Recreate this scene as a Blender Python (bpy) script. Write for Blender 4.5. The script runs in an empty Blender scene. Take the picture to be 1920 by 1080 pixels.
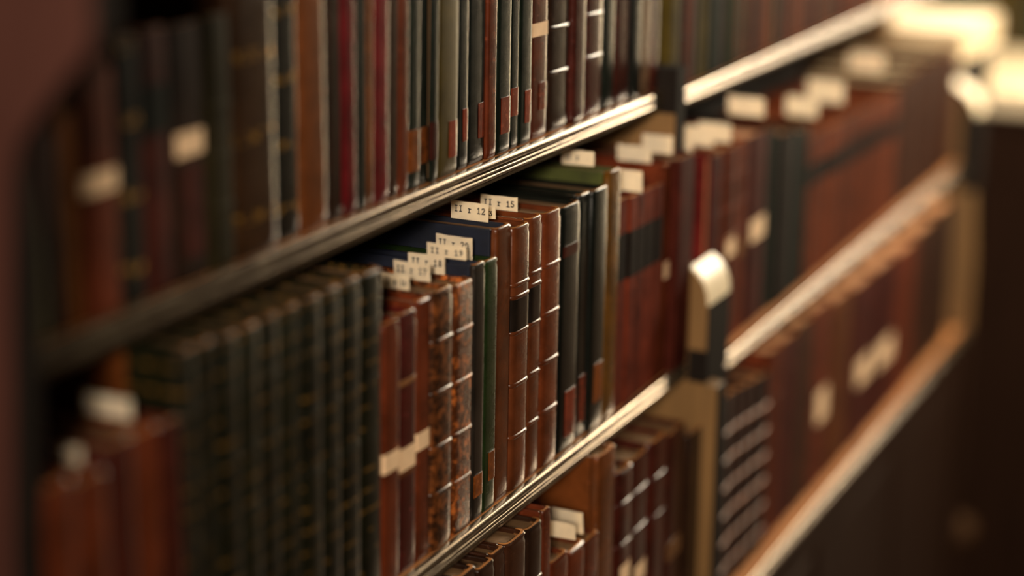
import bpy, bmesh, math, random
from mathutils import Vector, Matrix
random.seed(11)
sc = bpy.context.scene
COL = sc.collection

# ------------------------------------------------------------------ camera
CAM_LOC = (0.0, -0.48545, 1.5)
CAM_RIGHT = (0.425247, -0.905034, 0.008888)
CAM_UP = (0.237731, 0.121167, 0.963744)
CAM_BACK = (-0.873298, -0.407717, 0.266681)

cd = bpy.data.cameras.new('camera'); cam = bpy.data.objects.new('camera', cd); COL.objects.link(cam)
cam.matrix_world = Matrix(((CAM_RIGHT[0], CAM_UP[0], CAM_BACK[0], CAM_LOC[0]),
                           (CAM_RIGHT[1], CAM_UP[1], CAM_BACK[1], CAM_LOC[1]),
                           (CAM_RIGHT[2], CAM_UP[2], CAM_BACK[2], CAM_LOC[2]), (0, 0, 0, 1)))
cd.sensor_width = 36; cd.lens = 67.5; cd.clip_start = .05
cd.dof.use_dof = True; cd.dof.focus_distance = 1.145; cd.dof.aperture_fstop = 1.9; cd.dof.aperture_blades = 9
sc.camera = cam
# ------------------------------------------------------------------ world, lights, exposure
w = bpy.data.worlds.new('world'); sc.world = w; w.use_nodes = True
bg = w.node_tree.nodes['Background']; bg.inputs[0].default_value = (.92, 1.0, .72, 1); bg.inputs[1].default_value = .03

def area(name, loc, target, size, power, color, size_y=None, spread=180):
    l = bpy.data.lights.new(name, 'AREA'); l.energy = power; l.color = color; l.size = size
    if size_y: l.shape = 'RECTANGLE'; l.size_y = size_y
    l.spread = math.radians(spread)
    o = bpy.data.objects.new(name, l); COL.objects.link(o); o.location = loc
    d = Vector(target) - Vector(loc); o.rotation_euler = d.to_track_quat('-Z', 'Y').to_euler()
    return o
area('far_window_light', (5.6, -.58, .95), (1.2, 0, 1.2), .25, 36, (1, .77, .47), 1.7)
area('high_window_light', (5.6, -.75, 2.95), (1.2, 0, 1.2), .9, 150, (1, .85, .64), 1.9)
area('reading_lamp_light', (2.50, -.46, 1.56), (2.2, .05, 1.12), .14, 14.0, (1, .85, .62))
area('slip_fill_light', (-1.6, -1.0, 2.1), (2.6, 0, 1.15), .35, 6, (1, .84, .66), spread=38)  # unseen fill added behind the camera to brighten the paper slips
vs = sc.view_settings
vs.view_transform = 'Standard'; vs.look = 'None'; vs.exposure = 0; vs.gamma = 1; vs.use_curve_mapping = False

# ------------------------------------------------------------------ materials
def lin(c):
    return tuple(((v/255)/12.92 if v/255 <= .04045 else ((v/255+.055)/1.055)**2.4) for v in c)
class NT:
    def __init__(s, name):
        s.m = bpy.data.materials.new(name); s.m.use_nodes = True; s.t = s.m.node_tree; s.n = s.t.nodes
        s.b = s.n['Principled BSDF']; s.out = s.n['Material Output']
    def node(s, typ, **kw):
        n = s.n.new(typ)
        for k, v in kw.items():
            if k.startswith('i_'):
                key = k[2:]; n.inputs[int(key) if key.isdigit() else key].default_value = v
            else: setattr(n, k, v)
        return n
    def link(s, a, b): s.t.links.new(a, b)
    def coords(s, scale=(1, 1, 1)):
        tc = s.node('ShaderNodeTexCoord'); oi = s.node('ShaderNodeObjectInfo')
        mul = s.node('ShaderNodeMath', operation='MULTIPLY', i_1=37.0); s.link(oi.outputs['Random'], mul.inputs[0])
        add = s.node('ShaderNodeVectorMath', operation='ADD'); s.link(tc.outputs['Object'], add.inputs[0]); s.link(mul.outputs[0], add.inputs[1])
        mp = s.node('ShaderNodeMapping'); mp.inputs['Scale'].default_value = scale; s.link(add.outputs[0], mp.inputs[0])
        return mp.outputs[0], tc, oi
    def noise(s, vec, scale, detail=3, rough=.6):
        n = s.node('ShaderNodeTexNoise'); n.inputs['Scale'].default_value = scale; n.inputs['Detail'].default_value = detail
        n.inputs['Roughness'].default_value = rough; s.link(vec, n.inputs['Vector']); return n.outputs['Fac']
    def ramp(s, fac, a, b, ca=(0, 0, 0), cb=(1, 1, 1)):
        r = s.node('ShaderNodeValToRGB'); e = r.color_ramp.elements
        e[0].position = a; e[1].position = b; e[0].color = (*ca, 1); e[1].color = (*cb, 1); s.link(fac, r.inputs[0]); return r.outputs[0]
    def mix(s, fac, a, b):
        m = s.node('ShaderNodeMix', data_type='RGBA')
        if hasattr(fac, 'is_linked'): s.link(fac, m.inputs[0])
        else: m.inputs[0].default_value = fac
        for v, i in ((a, 6), (b, 7)):
            if hasattr(v, 'is_linked'): s.link(v, m.inputs[i])
            else: m.inputs[i].default_value = (*v, 1)
        return m.outputs[2]
    def bump(s, h, strength, dist=.001):
        b = s.node('ShaderNodeBump'); b.inputs['Strength'].default_value = strength; b.inputs['Distance'].default_value = dist
        s.link(h, b.inputs['Height']); s.link(b.outputs[0], s.b.inputs['Normal'])

def leather(name, col, wearcol=None, wear=.35, rough=.21, grain=.12, streak=False, gilt=0, spec=.36, matte=False, giltk=.8):
    if matte: rough, spec = .7, .05
    t = NT(name); c = tuple(x*.6 for x in lin(col)); v, tc, oi = t.coords()
    n1 = t.noise(v, 45, 4); n2 = t.noise(v, 160, 5, .7)
    dark = tuple(x*.55 for x in c); light = tuple(min(1, x*1.25) for x in c)
    base = t.mix(t.ramp(n1, .3, .7), dark, light)
    if wear > 0:
        wc = lin(wearcol) if wearcol else tuple(min(1, x*1.9+.004) for x in c)
        base = t.mix(t.ramp(n2, .72-wear*.35, .80-wear*.25), base, wc)
    # each binding aged a little differently
    hsv = t.node('ShaderNodeHueSaturation'); mr = t.node('ShaderNodeMapRange', i_3=.8, i_4=1.2)
    t.link(oi.outputs['Random'], mr.inputs[0]); t.link(mr.outputs[0], hsv.inputs['Value']); t.link(base, hsv.inputs['Color'])
    base = hsv.outputs[0]
    if gilt:
        sx = t.node('ShaderNodeSeparateXYZ'); t.link(tc.outputs['Object'], sx.inputs[0])
        m = t.node('ShaderNodeMath', operation='MULTIPLY', i_1=gilt); t.link(sx.outputs[2], m.inputs[0])
        f = t.node('ShaderNodeMath', operation='FRACT'); t.link(m.outputs[0], f.inputs[0])
        pk = t.node('ShaderNodeMath', operation='COMPARE', i_1=.5, i_2=.07); t.link(f.outputs[0], pk.inputs[0])
        vo = t.node('ShaderNodeTexVoronoi'); vo.inputs['Scale'].default_value = 420; t.link(v, vo.inputs['Vector'])
        dots = t.ramp(vo.outputs['Distance'], .10, .16, (1, 1, 1), (0, 0, 0))
        er = t.ramp(t.noise(v, 220, 2), .5, .58)
        mm = t.node('ShaderNodeMath', operation='MAXIMUM'); t.link(pk.outputs[0], mm.inputs[0])
        dm = t.node('ShaderNodeMath', operation='MULTIPLY', i_1=.25); t.link(dots, dm.inputs[0]); t.link(dm.outputs[0], mm.inputs[1])
        g = t.node('ShaderNodeMath', operation='MULTIPLY'); t.link(mm.outputs[0], g.inputs[0]); t.link(er, g.inputs[1])
        gk = t.node('ShaderNodeMath', operation='MULTIPLY', i_1=giltk); t.link(g.outputs[0], gk.inputs[0]); g = gk
        base = t.mix(g.outputs[0], base, lin((170, 124, 52)))
        gm = t.node('ShaderNodeMath', operation='MULTIPLY', i_1=.6); t.link(g.outputs[0], gm.inputs[0]); t.link(gm.outputs[0], t.b.inputs['Metallic'])
    t.link(base, t.b.inputs['Base Color'])
    rr = t.node('ShaderNodeMapRange', i_3=rough-.05, i_4=rough+.09); t.link(n2, rr.inputs[0]); t.link(rr.outputs[0], t.b.inputs['Roughness'])
    t.b.inputs['Specular IOR Level'].default_value = spec
    if streak:
        v2, _, _ = t.coords((160, 160, 1000)); h = t.noise(v2, 1.2, 4, .7)
        t.bump(h, .3, .0003)
    else:
        t.bump(t.noise(v, 420, 5, .65), grain, .0006)
    return t.m
LEATHER = dict(
 greyolive=dict(col=(104, 94, 56), rough=.5), dkbrown=dict(col=(58, 36, 24)), dkbrown2=dict(col=(74, 42, 26)), dkbrown3=dict(col=(60, 38, 30)),
 ochre=dict(col=(156, 86, 18)), redbrown=dict(col=(116, 52, 28)), redbrown2=dict(col=(122, 54, 28)), darkred=dict(col=(82, 32, 22)),
 darkred2=dict(col=(92, 30, 24)), black=dict(col=(36, 32, 26), gilt=31, wear=.1), blackbrown=dict(col=(44, 36, 30)), dkolive=dict(col=(56, 48, 26)),
 giltbrown=dict(col=(62, 38, 20), gilt=26), brown=dict(col=(122, 66, 30)), crimson=dict(col=(128, 26, 32), wear=.15), crimson2=dict(col=(110, 34, 30)),
 blackgreen=dict(col=(24, 26, 21), streak=True, rough=.22, wear=.1, spec=.3), dkgreen=dict(col=(26, 33, 24), streak=True, rough=.22, wear=.1, spec=.3),
 olive=dict(col=(92, 76, 30), streak=True, rough=.3, wear=.1, spec=.13), palebrown=dict(col=(120, 90, 66)), green=dict(col=(40, 60, 26), wear=.1, rough=.26),
 giltgreen=dict(col=(30, 30, 16), gilt=88, giltk=.4, wear=.2, wearcol=(80, 68, 34), rough=.34, spec=.14), worndark=dict(col=(66, 38, 22), wear=.75, wearcol=(120, 66, 30), rough=.26),
 worn=dict(col=(96, 48, 20), wear=.6, wearcol=(190, 104, 46), grain=1.0, rough=.26), slate=dict(col=(48, 42, 36), wear=.1),
 navybrown=dict(col=(112, 58, 28), wear=.2), bandbrown=dict(col=(118, 60, 30), rough=.24, wear=.15), bandbrown2=dict(col=(122, 58, 28), rough=.24, wear=.2),
 rim=dict(col=(226, 150, 84), wear=.4), litwornband=dict(col=(170, 108, 74), wear=.5, rough=.5), ochreolive=dict(col=(120, 78, 26)), setred=dict(col=(124, 52, 32)), setbrown=dict(col=(124, 60, 32)),  # worn tan bands, their highlights also painted into the colour
 navy=dict(col=(20, 28, 50), wear=.05, rough=.6), oliveboard=dict(col=(74, 80, 26), wear=.1, rough=.55),
 redlabel=dict(col=(138, 52, 28), wear=.5), orange=dict(col=(146, 76, 26), wear=.6), darklabel=dict(col=(40, 30, 24), wear=.15), tan=dict(col=(176, 120, 74), wear=.2),
)
M = {}
def mat(k):
    if k not in M:
        if k.startswith('matte '): M[k] = leather('matte_'+k[6:]+'_leather', **{**LEATHER[k[6:]], 'matte': True})
        elif k in LEATHER: M[k] = leather(k+'_leather', **LEATHER[k])
        else: raise KeyError(k)
    return M[k]
def paper(name, col, trans=0):
    t = NT(name); v, tc, oi = t.coords(); n = t.noise(v, 120, 4)
    c = lin(col); base = t.mix(t.ramp(n, .25, .75), tuple(x*.84 for x in c), c)
    t.link(base, t.b.inputs['Base Color']); t.b.inputs['Roughness'].default_value = .8
    if trans:
        tr = t.node('ShaderNodeBsdfTranslucent'); t.link(base, tr.inputs[0]); mx = t.node('ShaderNodeMixShader'); mx.inputs[0].default_value = trans
        t.link(t.b.outputs[0], mx.inputs[1]); t.link(tr.outputs[0], mx.inputs[2]); t.link(mx.outputs[0], t.out.inputs[0])
    return t.m
M['paper'] = paper('cream_label_paper', (250, 210, 166)); M['slip'] = paper('slip_paper', (246, 232, 206), .4)
M['ink'] = paper('typewriter_ink', (42, 36, 34))
def pages(name, col):
    t = NT(name); v, tc, oi = t.coords((900, 6, 6)); n = t.noise(v, 1.0, 4)
    v2, _, _ = t.coords(); n2 = t.noise(v2, 30, 3); c = lin(col)
    base = t.mix(t.ramp(n, .3, .7), tuple(x*.5 for x in c), c); base = t.mix(t.ramp(n2, .35, .75), base, tuple(x*.6 for x in c))
    t.link(base, t.b.inputs['Base Color']); t.b.inputs['Roughness'].default_value = .75; t.bump(n, .5, .0005); return t.m
M['vellum'] = paper('pale_vellum', (246, 228, 196))
M['page'] = pages('aged_page_edges', (150, 112, 72)); M['litpage'] = pages('lamplit_page_edges', (224, 158, 104)); M['pale'] = pages('pale_page_edges', (236, 212, 168))  # the orange page colour paints in lamplight on the far bay's tops
def wood(name, col, rough=.4, axis='x', contrast=.6, spec=.4):
    t = NT(name); s = dict(x=(1.2, 16, 16), z=(16, 16, 1.2), y=(16, 1.2, 16))[axis]
    v, tc, oi = t.coords(s); n = t.noise(v, 6, 6, .6); v2, _, _ = t.coords(tuple(k*6 for k in s)); n2 = t.noise(v2, 8, 3)
    c = lin(col); base = t.mix(t.ramp(n, .3, .72), tuple(x*contrast for x in c), c); base = t.mix(t.ramp(n2, .55, .7), base, tuple(x*.7 for x in c))
    t.link(base, t.b.inputs['Base Color']); rr = t.node('ShaderNodeMapRange', i_3=rough-.08, i_4=rough+.12); t.link(n2, rr.inputs[0]); t.link(rr.outputs[0], t.b.inputs['Roughness'])
    t.b.inputs['Specular IOR Level'].default_value = spec; t.bump(n2, .15, .0005); return t.m
M['shelfwood'] = wood('orange_shelf_wood', (204, 136, 80), .4, 'x')
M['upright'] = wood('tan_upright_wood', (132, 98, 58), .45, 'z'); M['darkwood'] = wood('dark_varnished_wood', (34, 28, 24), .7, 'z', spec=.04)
M['redwood'] = wood('red_brown_panel_wood', (84, 50, 42), .6, 'z', spec=.15); M['basewood'] = wood('dark_base_wood', (48, 30, 20), .7, 'z', spec=.05)
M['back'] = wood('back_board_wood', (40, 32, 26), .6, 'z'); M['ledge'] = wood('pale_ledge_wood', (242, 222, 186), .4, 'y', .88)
M['floorwood'] = wood('floor_wood', (90, 60, 38), .4, 'x'); M['knob'] = wood('knob_wood', (84, 58, 36), .6, 'z', spec=.1)
def plaster(name, col):
    t = NT(name); v, _, _ = t.coords(); n = t.noise(v, 8, 5); c = lin(col)
    t.link(t.mix(t.ramp(n, .3, .7), tuple(x*.9 for x in c), c), t.b.inputs['Base Color']); t.b.inputs['Roughness'].default_value = .85; t.bump(n, .1, .002); return t.m
M['wall'] = plaster('wall_plaster', (112, 92, 70))
def moulding_metal():
    t = NT('bronzed_moulding'); v, _, _ = t.coords((40, 60, 60)); n = t.noise(v, 2, 2)
    t.link(t.mix(t.ramp(n, .35, .65), lin((104, 88, 70)), lin((126, 110, 88))), t.b.inputs['Base Color']); t.b.inputs['Metallic'].default_value = .75
    rr = t.node('ShaderNodeMapRange', i_3=.15, i_4=.24); t.link(n, rr.inputs[0]); t.link(rr.outputs[0], t.b.inputs['Roughness']); return t.m
M['rail'] = moulding_metal()

# ------------------------------------------------------------------ mesh helpers
def finish(name, bm, m, parent=None, smooth=None, bevel=0, segs=1):
    if bevel: bmesh.ops.bevel(bm, geom=list(bm.edges), offset=bevel, segments=segs, affect='EDGES', clamp_overlap=True)
    bmesh.ops.recalc_face_normals(bm, faces=bm.faces)
    me = bpy.data.meshes.new(name); bm.to_mesh(me); bm.free()
    if smooth is not None:
        for p in me.polygons: p.use_smooth = True
        me.set_sharp_from_angle(angle=math.radians(smooth))
    me.materials.append(M[m] if m in M else mat(m))
    o = bpy.data.objects.new(name, me); COL.objects.link(o)
    if parent: o.parent = parent
    return o
def add_box(bm, x0, x1, y0, y1, z0, z1):
    v = [bm.verts.new(p) for p in ((x0, y0, z0), (x1, y0, z0), (x1, y1, z0), (x0, y1, z0), (x0, y0, z1), (x1, y0, z1), (x1, y1, z1), (x0, y1, z1))]
    for f in ((3, 2, 1, 0), (4, 5, 6, 7), (0, 1, 5, 4), (1, 2, 6, 5), (2, 3, 7, 6), (3, 0, 4, 7)): bm.faces.new([v[i] for i in f])
def box(name, x0, x1, y0, y1, z0, z1, m, parent=None, bevel=0):
    bm = bmesh.new(); add_box(bm, x0, x1, y0, y1, z0, z1); return finish(name, bm, m, parent, 40 if bevel else None, bevel)
def prism(name, pts, axis, a, b, m, parent=None, bevel=0, smooth=None):
    """extrude a closed 2-D outline along an axis: 'x' takes (y, z) points, 'y' takes (x, z)"""
    bm = bmesh.new(); f = (lambda p, t: (t, p[0], p[1])) if axis == 'x' else (lambda p, t: (p[0], t, p[1]))
    A = [bm.verts.new(f(p, a)) for p in pts]; B = [bm.verts.new(f(p, b)) for p in pts]; n = len(pts)
    bm.faces.new(A); bm.faces.new(B[::-1])
    for i in range(n): bm.faces.new((A[i], A[(i+1) % n], B[(i+1) % n], B[i]))
    return finish(name, bm, m, parent, smooth, bevel)
def empty(name, loc, label=None, cat=None, group=None):
    o = bpy.data.objects.new(name, None); COL.objects.link(o); o.location = loc
    if label: o['label'] = label
    if cat: o['category'] = cat
    if group: o['group'] = group
    return o
def tag(o, label, cat, group=None):
    o['label'] = label; o['category'] = cat
    if group: o['group'] = group
    return o

# ------------------------------------------------------------------ setting
def struct(o): o['kind'] = 'structure'; return o
struct(box('floor', -2.0, 7.0, -3.0, .30, -.05, 0, 'floorwood'))
struct(box('wall_back', -2.0, 7.0, .30, .40, 0, 2.9, 'wall'))
struct(box('wall_far', 7.0, 7.1, -3.0, .40, 0, 2.9, 'wall'))

# ------------------------------------------------------------------ bookcases
BACK = .16
def edging_profile(yf, zt):
    """three-reed moulding, front at yf, top at zt: big bead, thin fillet, lower bead"""
    pts = [(yf+.005, zt)]
    def bead(cz, r, n=7, out=1.0):
        for i in range(n):
            a = math.pi*(.5 - i/(n-1)); pts.append((yf + r*1.0 - r*out*math.cos(a), cz + r*math.sin(a)))
    bead(zt-.0024, .0024); pts.append((yf+.0032, zt-.0052))
    bead(zt-.0063, .0009); pts.append((yf+.0034, zt-.0076))
    bead(zt-.0094, .0015); pts.append((yf+.0026, zt-.0114)); pts.append((yf+.0010, zt-.0118)); pts.append((yf+.0010, zt-.0130)); pts.append((yf+.005, zt-.0130))
    return pts
def shelf(parent, x0, x1, yf, zt, edge_label=None):
    s = box('shelf', x0, x1, yf+.005, BACK, zt-.0125, zt, 'shelfwood', parent)
    e = prism('reeded_edging', edging_profile(yf, zt+.0008), 'x', x0, x1, 'rail', s, smooth=50)
    return s

NB = tag(empty('bookcase', (.55, 0, 0)), 'near bookcase bay with three visible shelves between end panel and stepped upright', 'bookcase', None)
def P(o, parent):
    o.parent = parent; o.matrix_parent_inverse = parent.matrix_world.inverted(); return o
def under(parent, o):
    o.location = Vector(o.location) - parent.location; o.parent = parent; return o
NB.location = (0, 0, 0)
XL0, XL1 = .540, .556     # near end panel
XM0, XM1 = 1.285, 1.303   # upright between the bays
XE0, XE1 = 2.200, 2.222   # far end panel
left_prof = [(BACK, 0), (-.062, 0), (-.062, .9), (-.0225, .905), (-.0225, 1.20), (-.0285, 1.297), (-.033, 1.352), (-.0371, 1.3657), (-.0487, 1.3787), (-.0587, 1.389), (-.068, 1.398), (-.0715, 1.405), (-.072, 1.418), (-.072, 1.56), (BACK, 1.56)]
p = prism('end_panel', left_prof, 'x', XL0, XL1, 'redwood', NB, .0008)
ed = [(a-.0004, b) for a, b in left_prof[3:-1]]
prism('edge_banding', ed + [(a+.0022, b) for a, b in ed[::-1]], 'x', XL0+.0012, XL1+.0006, 'darkwood', p)
mid_prof = [(BACK, 0), (-.0535, 0), (-.0535, 1.052), (-.0300, 1.054), (-.0300, 1.140), (-.0133, 1.142), (-.0133, 1.2843), (.03, 1.2843), (.03, 1.56), (BACK, 1.56)]
prism('upright', mid_prof, 'x', XM0, XM1, 'upright', NB, .0008)
blk = prism('pilaster_block', [(-.0302, 1.0545), (-.0435, 1.0545), (-.0440, 1.058), (-.0440, 1.113), (-.0432, 1.122), (-.0408, 1.1295), (-.0360, 1.1360), (-.0302, 1.1405)], 'x', XM0-.0003, XM1+.028, 'upright', NB, .0006)
prism('dark_front', [(-.0438, 1.056), (-.0452, 1.056), (-.0452, 1.114), (-.0438, 1.114)], 'x', XM0, XM1+.028, 'darkwood', blk)
prism('rounded_cap', [(-.0452, 1.114), (-.0446, 1.1235), (-.0418, 1.1310), (-.0367, 1.1377), (-.0302, 1.1425), (-.0302, 1.1400), (-.0356, 1.1355), (-.0404, 1.1292), (-.0430, 1.122), (-.0438, 1.114)], 'x', XM0-.0003, XM1+.028, 'ledge', blk, smooth=40)  # pale wood paints the light on the block's shoulder into the cap
prism('edge_banding', [(-.0533, 0), (-.0548, 0), (-.0548, 1.052), (-.0533, 1.052)], 'x', XM0+.0008, XM1+.0004, 'darkwood', bpy.data.objects['upright'])
prism('edge_banding', [(-.0131, 1.152), (-.0146, 1.152), (-.0146, 1.286), (.03, 1.286), (.03, 1.2845), (-.0131, 1.2845)], 'x', XM0+.0008, XM1+.0004, 'darkwood', bpy.data.objects['upright'])
box('dark_strip', XM0-.001, XM0, -.0142, .03, 1.2535, 1.2860, 'darkwood', NB)  # dark strip added only to darken the upright's near face
box('dark_strip', XM0-.001, XM0, -.0445, -.0302, 1.0546, 1.0790, 'darkwood', NB)  # second added strip, darkening the near face beside the shelf end
box('dark_foot', XM1+.0008, XM1+.028, -.0452, -.0375, 1.0395, 1.0544, 'darkwood', NB)
box('back_panel', XL1, XM0, BACK-.008, BACK, .86, 1.56, 'back', NB)
shelf(NB, XL1, XM0, -.006, 1.2695); shelf(NB, XL1, XM0, -.030, 1.0687); shelf(NB, XL1, XM0, -.046, .866)
shelf(NB, XL1, XM0, -.012, 1.53)
box('base_panel', XL1, XM0, -.046, -.030, .08, .848, 'basewood', NB); box('plinth', XL1, XM0, -.040, BACK, 0, .08, 'darkwood', NB)

FB = tag(empty('bookcase', (0, 0, 0)), 'far bookcase bay beyond the stepped upright, brightly lit shelf edges and dark base', 'bookcase')
box('back_panel', XM1, XE0, BACK-.008, BACK, .85, 1.55, 'back', FB)
shelf(FB, XM1, XE1, -.0065, 1.2640); shelf(FB, XM1+.030, XE0, -.036, 1.0530); shelf(FB, XM1, XE0, -.054, .854); shelf(FB, XM1, XE1, -.012, 1.52)
end_prof = [(BACK, .846), (-.052, .846), (-.052, .86), (-.0514, .93), (-.0443, 1.025), (-.0443, 1.108), (-.0400, 1.119), (-.0300, 1.130), (-.0133, 1.139), (-.012, 1.150), (.065, 1.155), (.065, 1.24), (BACK, 1.24)]
prism('lower_end_panel', [(BACK, 0), (-.054, 0), (-.054, .845), (BACK, .845)], 'x', XE0, XE1, 'basewood', FB, .0008)
ep = prism('end_panel', end_prof, 'x', XE0, XE1, 'upright', FB, .0008)
prism('pilaster_block', [(-.0300, 1.018), (-.0470, 1.018), (-.0470, 1.108), (-.0420, 1.1205), (-.0310, 1.1325), (-.0130, 1.1415), (-.0130, 1.1385), (-.0300, 1.1295)], 'x', XE0-.0005, XE1+.020, 'darkwood', FB, .0006)
ce = prism('rounded_cap', [(-.0470, 1.108), (-.0430, 1.1215), (-.0316, 1.1340), (-.0130, 1.1432), (-.0130, 1.1415), (-.0310, 1.1325), (-.0420, 1.1205), (-.0466, 1.108)], 'x', XE0-.0005, XE1+.020, 'ledge', FB, smooth=40)  # pale like the other cap: the lit shoulder put into its colour
bp = box('base_panel', XM1, XE0, -.046, -.030, .08, .838, 'basewood', FB); box('plinth', XM1, XE0, -.040, BACK, 0, .08, 'darkwood', FB)
for a, b in ((XM1+.02, XM1+.28), (XM1+.31, XM1+.57), (XM1+.60, XM1+.86)):
    box('panel_moulding', a, b, -.0485, -.046, .16, .80, 'basewood', bp, .002)

pier = box('pier', XE1, 2.427, -.012, BACK, 0, 1.163, 'darkwood', FB, .002)

# ------------------------------------------------------------------ books
PW = 3.0
def arc(w, b, n, off=0.0):
    """outer outline of a rounded spine, seen from above: from left joint to right joint"""
    out = []
    for i in range(n+1):
        a = math.pi*i/n; c, s_ = math.cos(a), math.sin(a)
        x = -math.copysign(abs(c)**(2/PW), c); k = s_**(2/PW) if s_ > 1e-9 else 0
        nx, ny = math.copysign(abs(x)**(PW-1), x)/max(w/2, 1e-6), k**(PW-1)/max(b, 1e-6); L = math.hypot(nx, ny) or 1
        out.append((x*w/2 + off*nx/L, (1-k)*b - off*ny/L))
    return out
def shell(bm, w, b, n, rings, th, jit=0):
    """open leather tube: outer and inner wall plus rims. rings: (z, inset)"""
    O = []; I = []
    for z, ins in rings:
        jx = random.uniform(-jit, jit); jy = random.uniform(-jit, jit)
        O.append([bm.verts.new((x+jx, y+jy, z)) for x, y in arc(w-2*ins, b-ins*.5, n)])
        for v in O[-1]: v.co.y += ins
        I.append([bm.verts.new((x, y+th+ins, z)) for x, y in arc(w-2*ins-2*th, b-ins*.5-th*.3, n)])
    for k in range(len(rings)-1):
        for i in range(n):
            bm.faces.new((O[k][i], O[k][i+1], O[k+1][i+1], O[k+1][i])); bm.faces.new((I[k][i+1], I[k][i], I[k+1][i], I[k+1][i+1]))
        for i in (0, n):
            a = (O[k][i], O[k+1][i], I[k+1][i], I[k][i]); bm.faces.new(a if i == 0 else a[::-1])
    for k in (0, -1):
        for i in range(n): bm.faces.new((O[k][i], I[k][i], I[k][i+1], O[k][i+1]) if k == 0 else (O[k][i+1], I[k][i+1], I[k][i], O[k][i]))
def strip_patch(w, b, n, z0, z1, f0, f1, off=.00035):
    bm = bmesh.new(); th = .0003
    full = []; n = n*2
    for i in range(n+1):
        f = f0 + (f1-f0)*(.5-.5*math.cos(math.pi*i/n)); x = (f*2-1)*.995; k = (1-abs(x)**PW)**(1/PW); nx, ny = math.copysign(abs(x)**(PW-1), x)/(w/2), k**(PW-1)/b; L = math.hypot(nx, ny)
        full.append((x*w/2 + off*nx/L, (1-k)*b - off*ny/L))
    lay = []
    for d in (0, th):
        for z in (z0, z1): lay.append([bm.verts.new((x, y+d, z)) for x, y in full])
    A, B, C2, D = lay
    for i in range(n):
        bm.faces.new((A[i], A[i+1], B[i+1], B[i])); bm.faces.new((C2[i+1], C2[i], D[i], D[i+1]))
        bm.faces.new((A[i+1], A[i], C2[i], C2[i+1])); bm.faces.new((B[i], B[i+1], D[i+1], D[i]))
    bm.faces.new((A[0], B[0], D[0], C2[0])); bm.faces.new((A[n], C2[n], D[n], B[n]))
    return bm
BLACKTOP = {'giltgreen', 'dkgreen', 'blackgreen', 'slate'}
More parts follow.
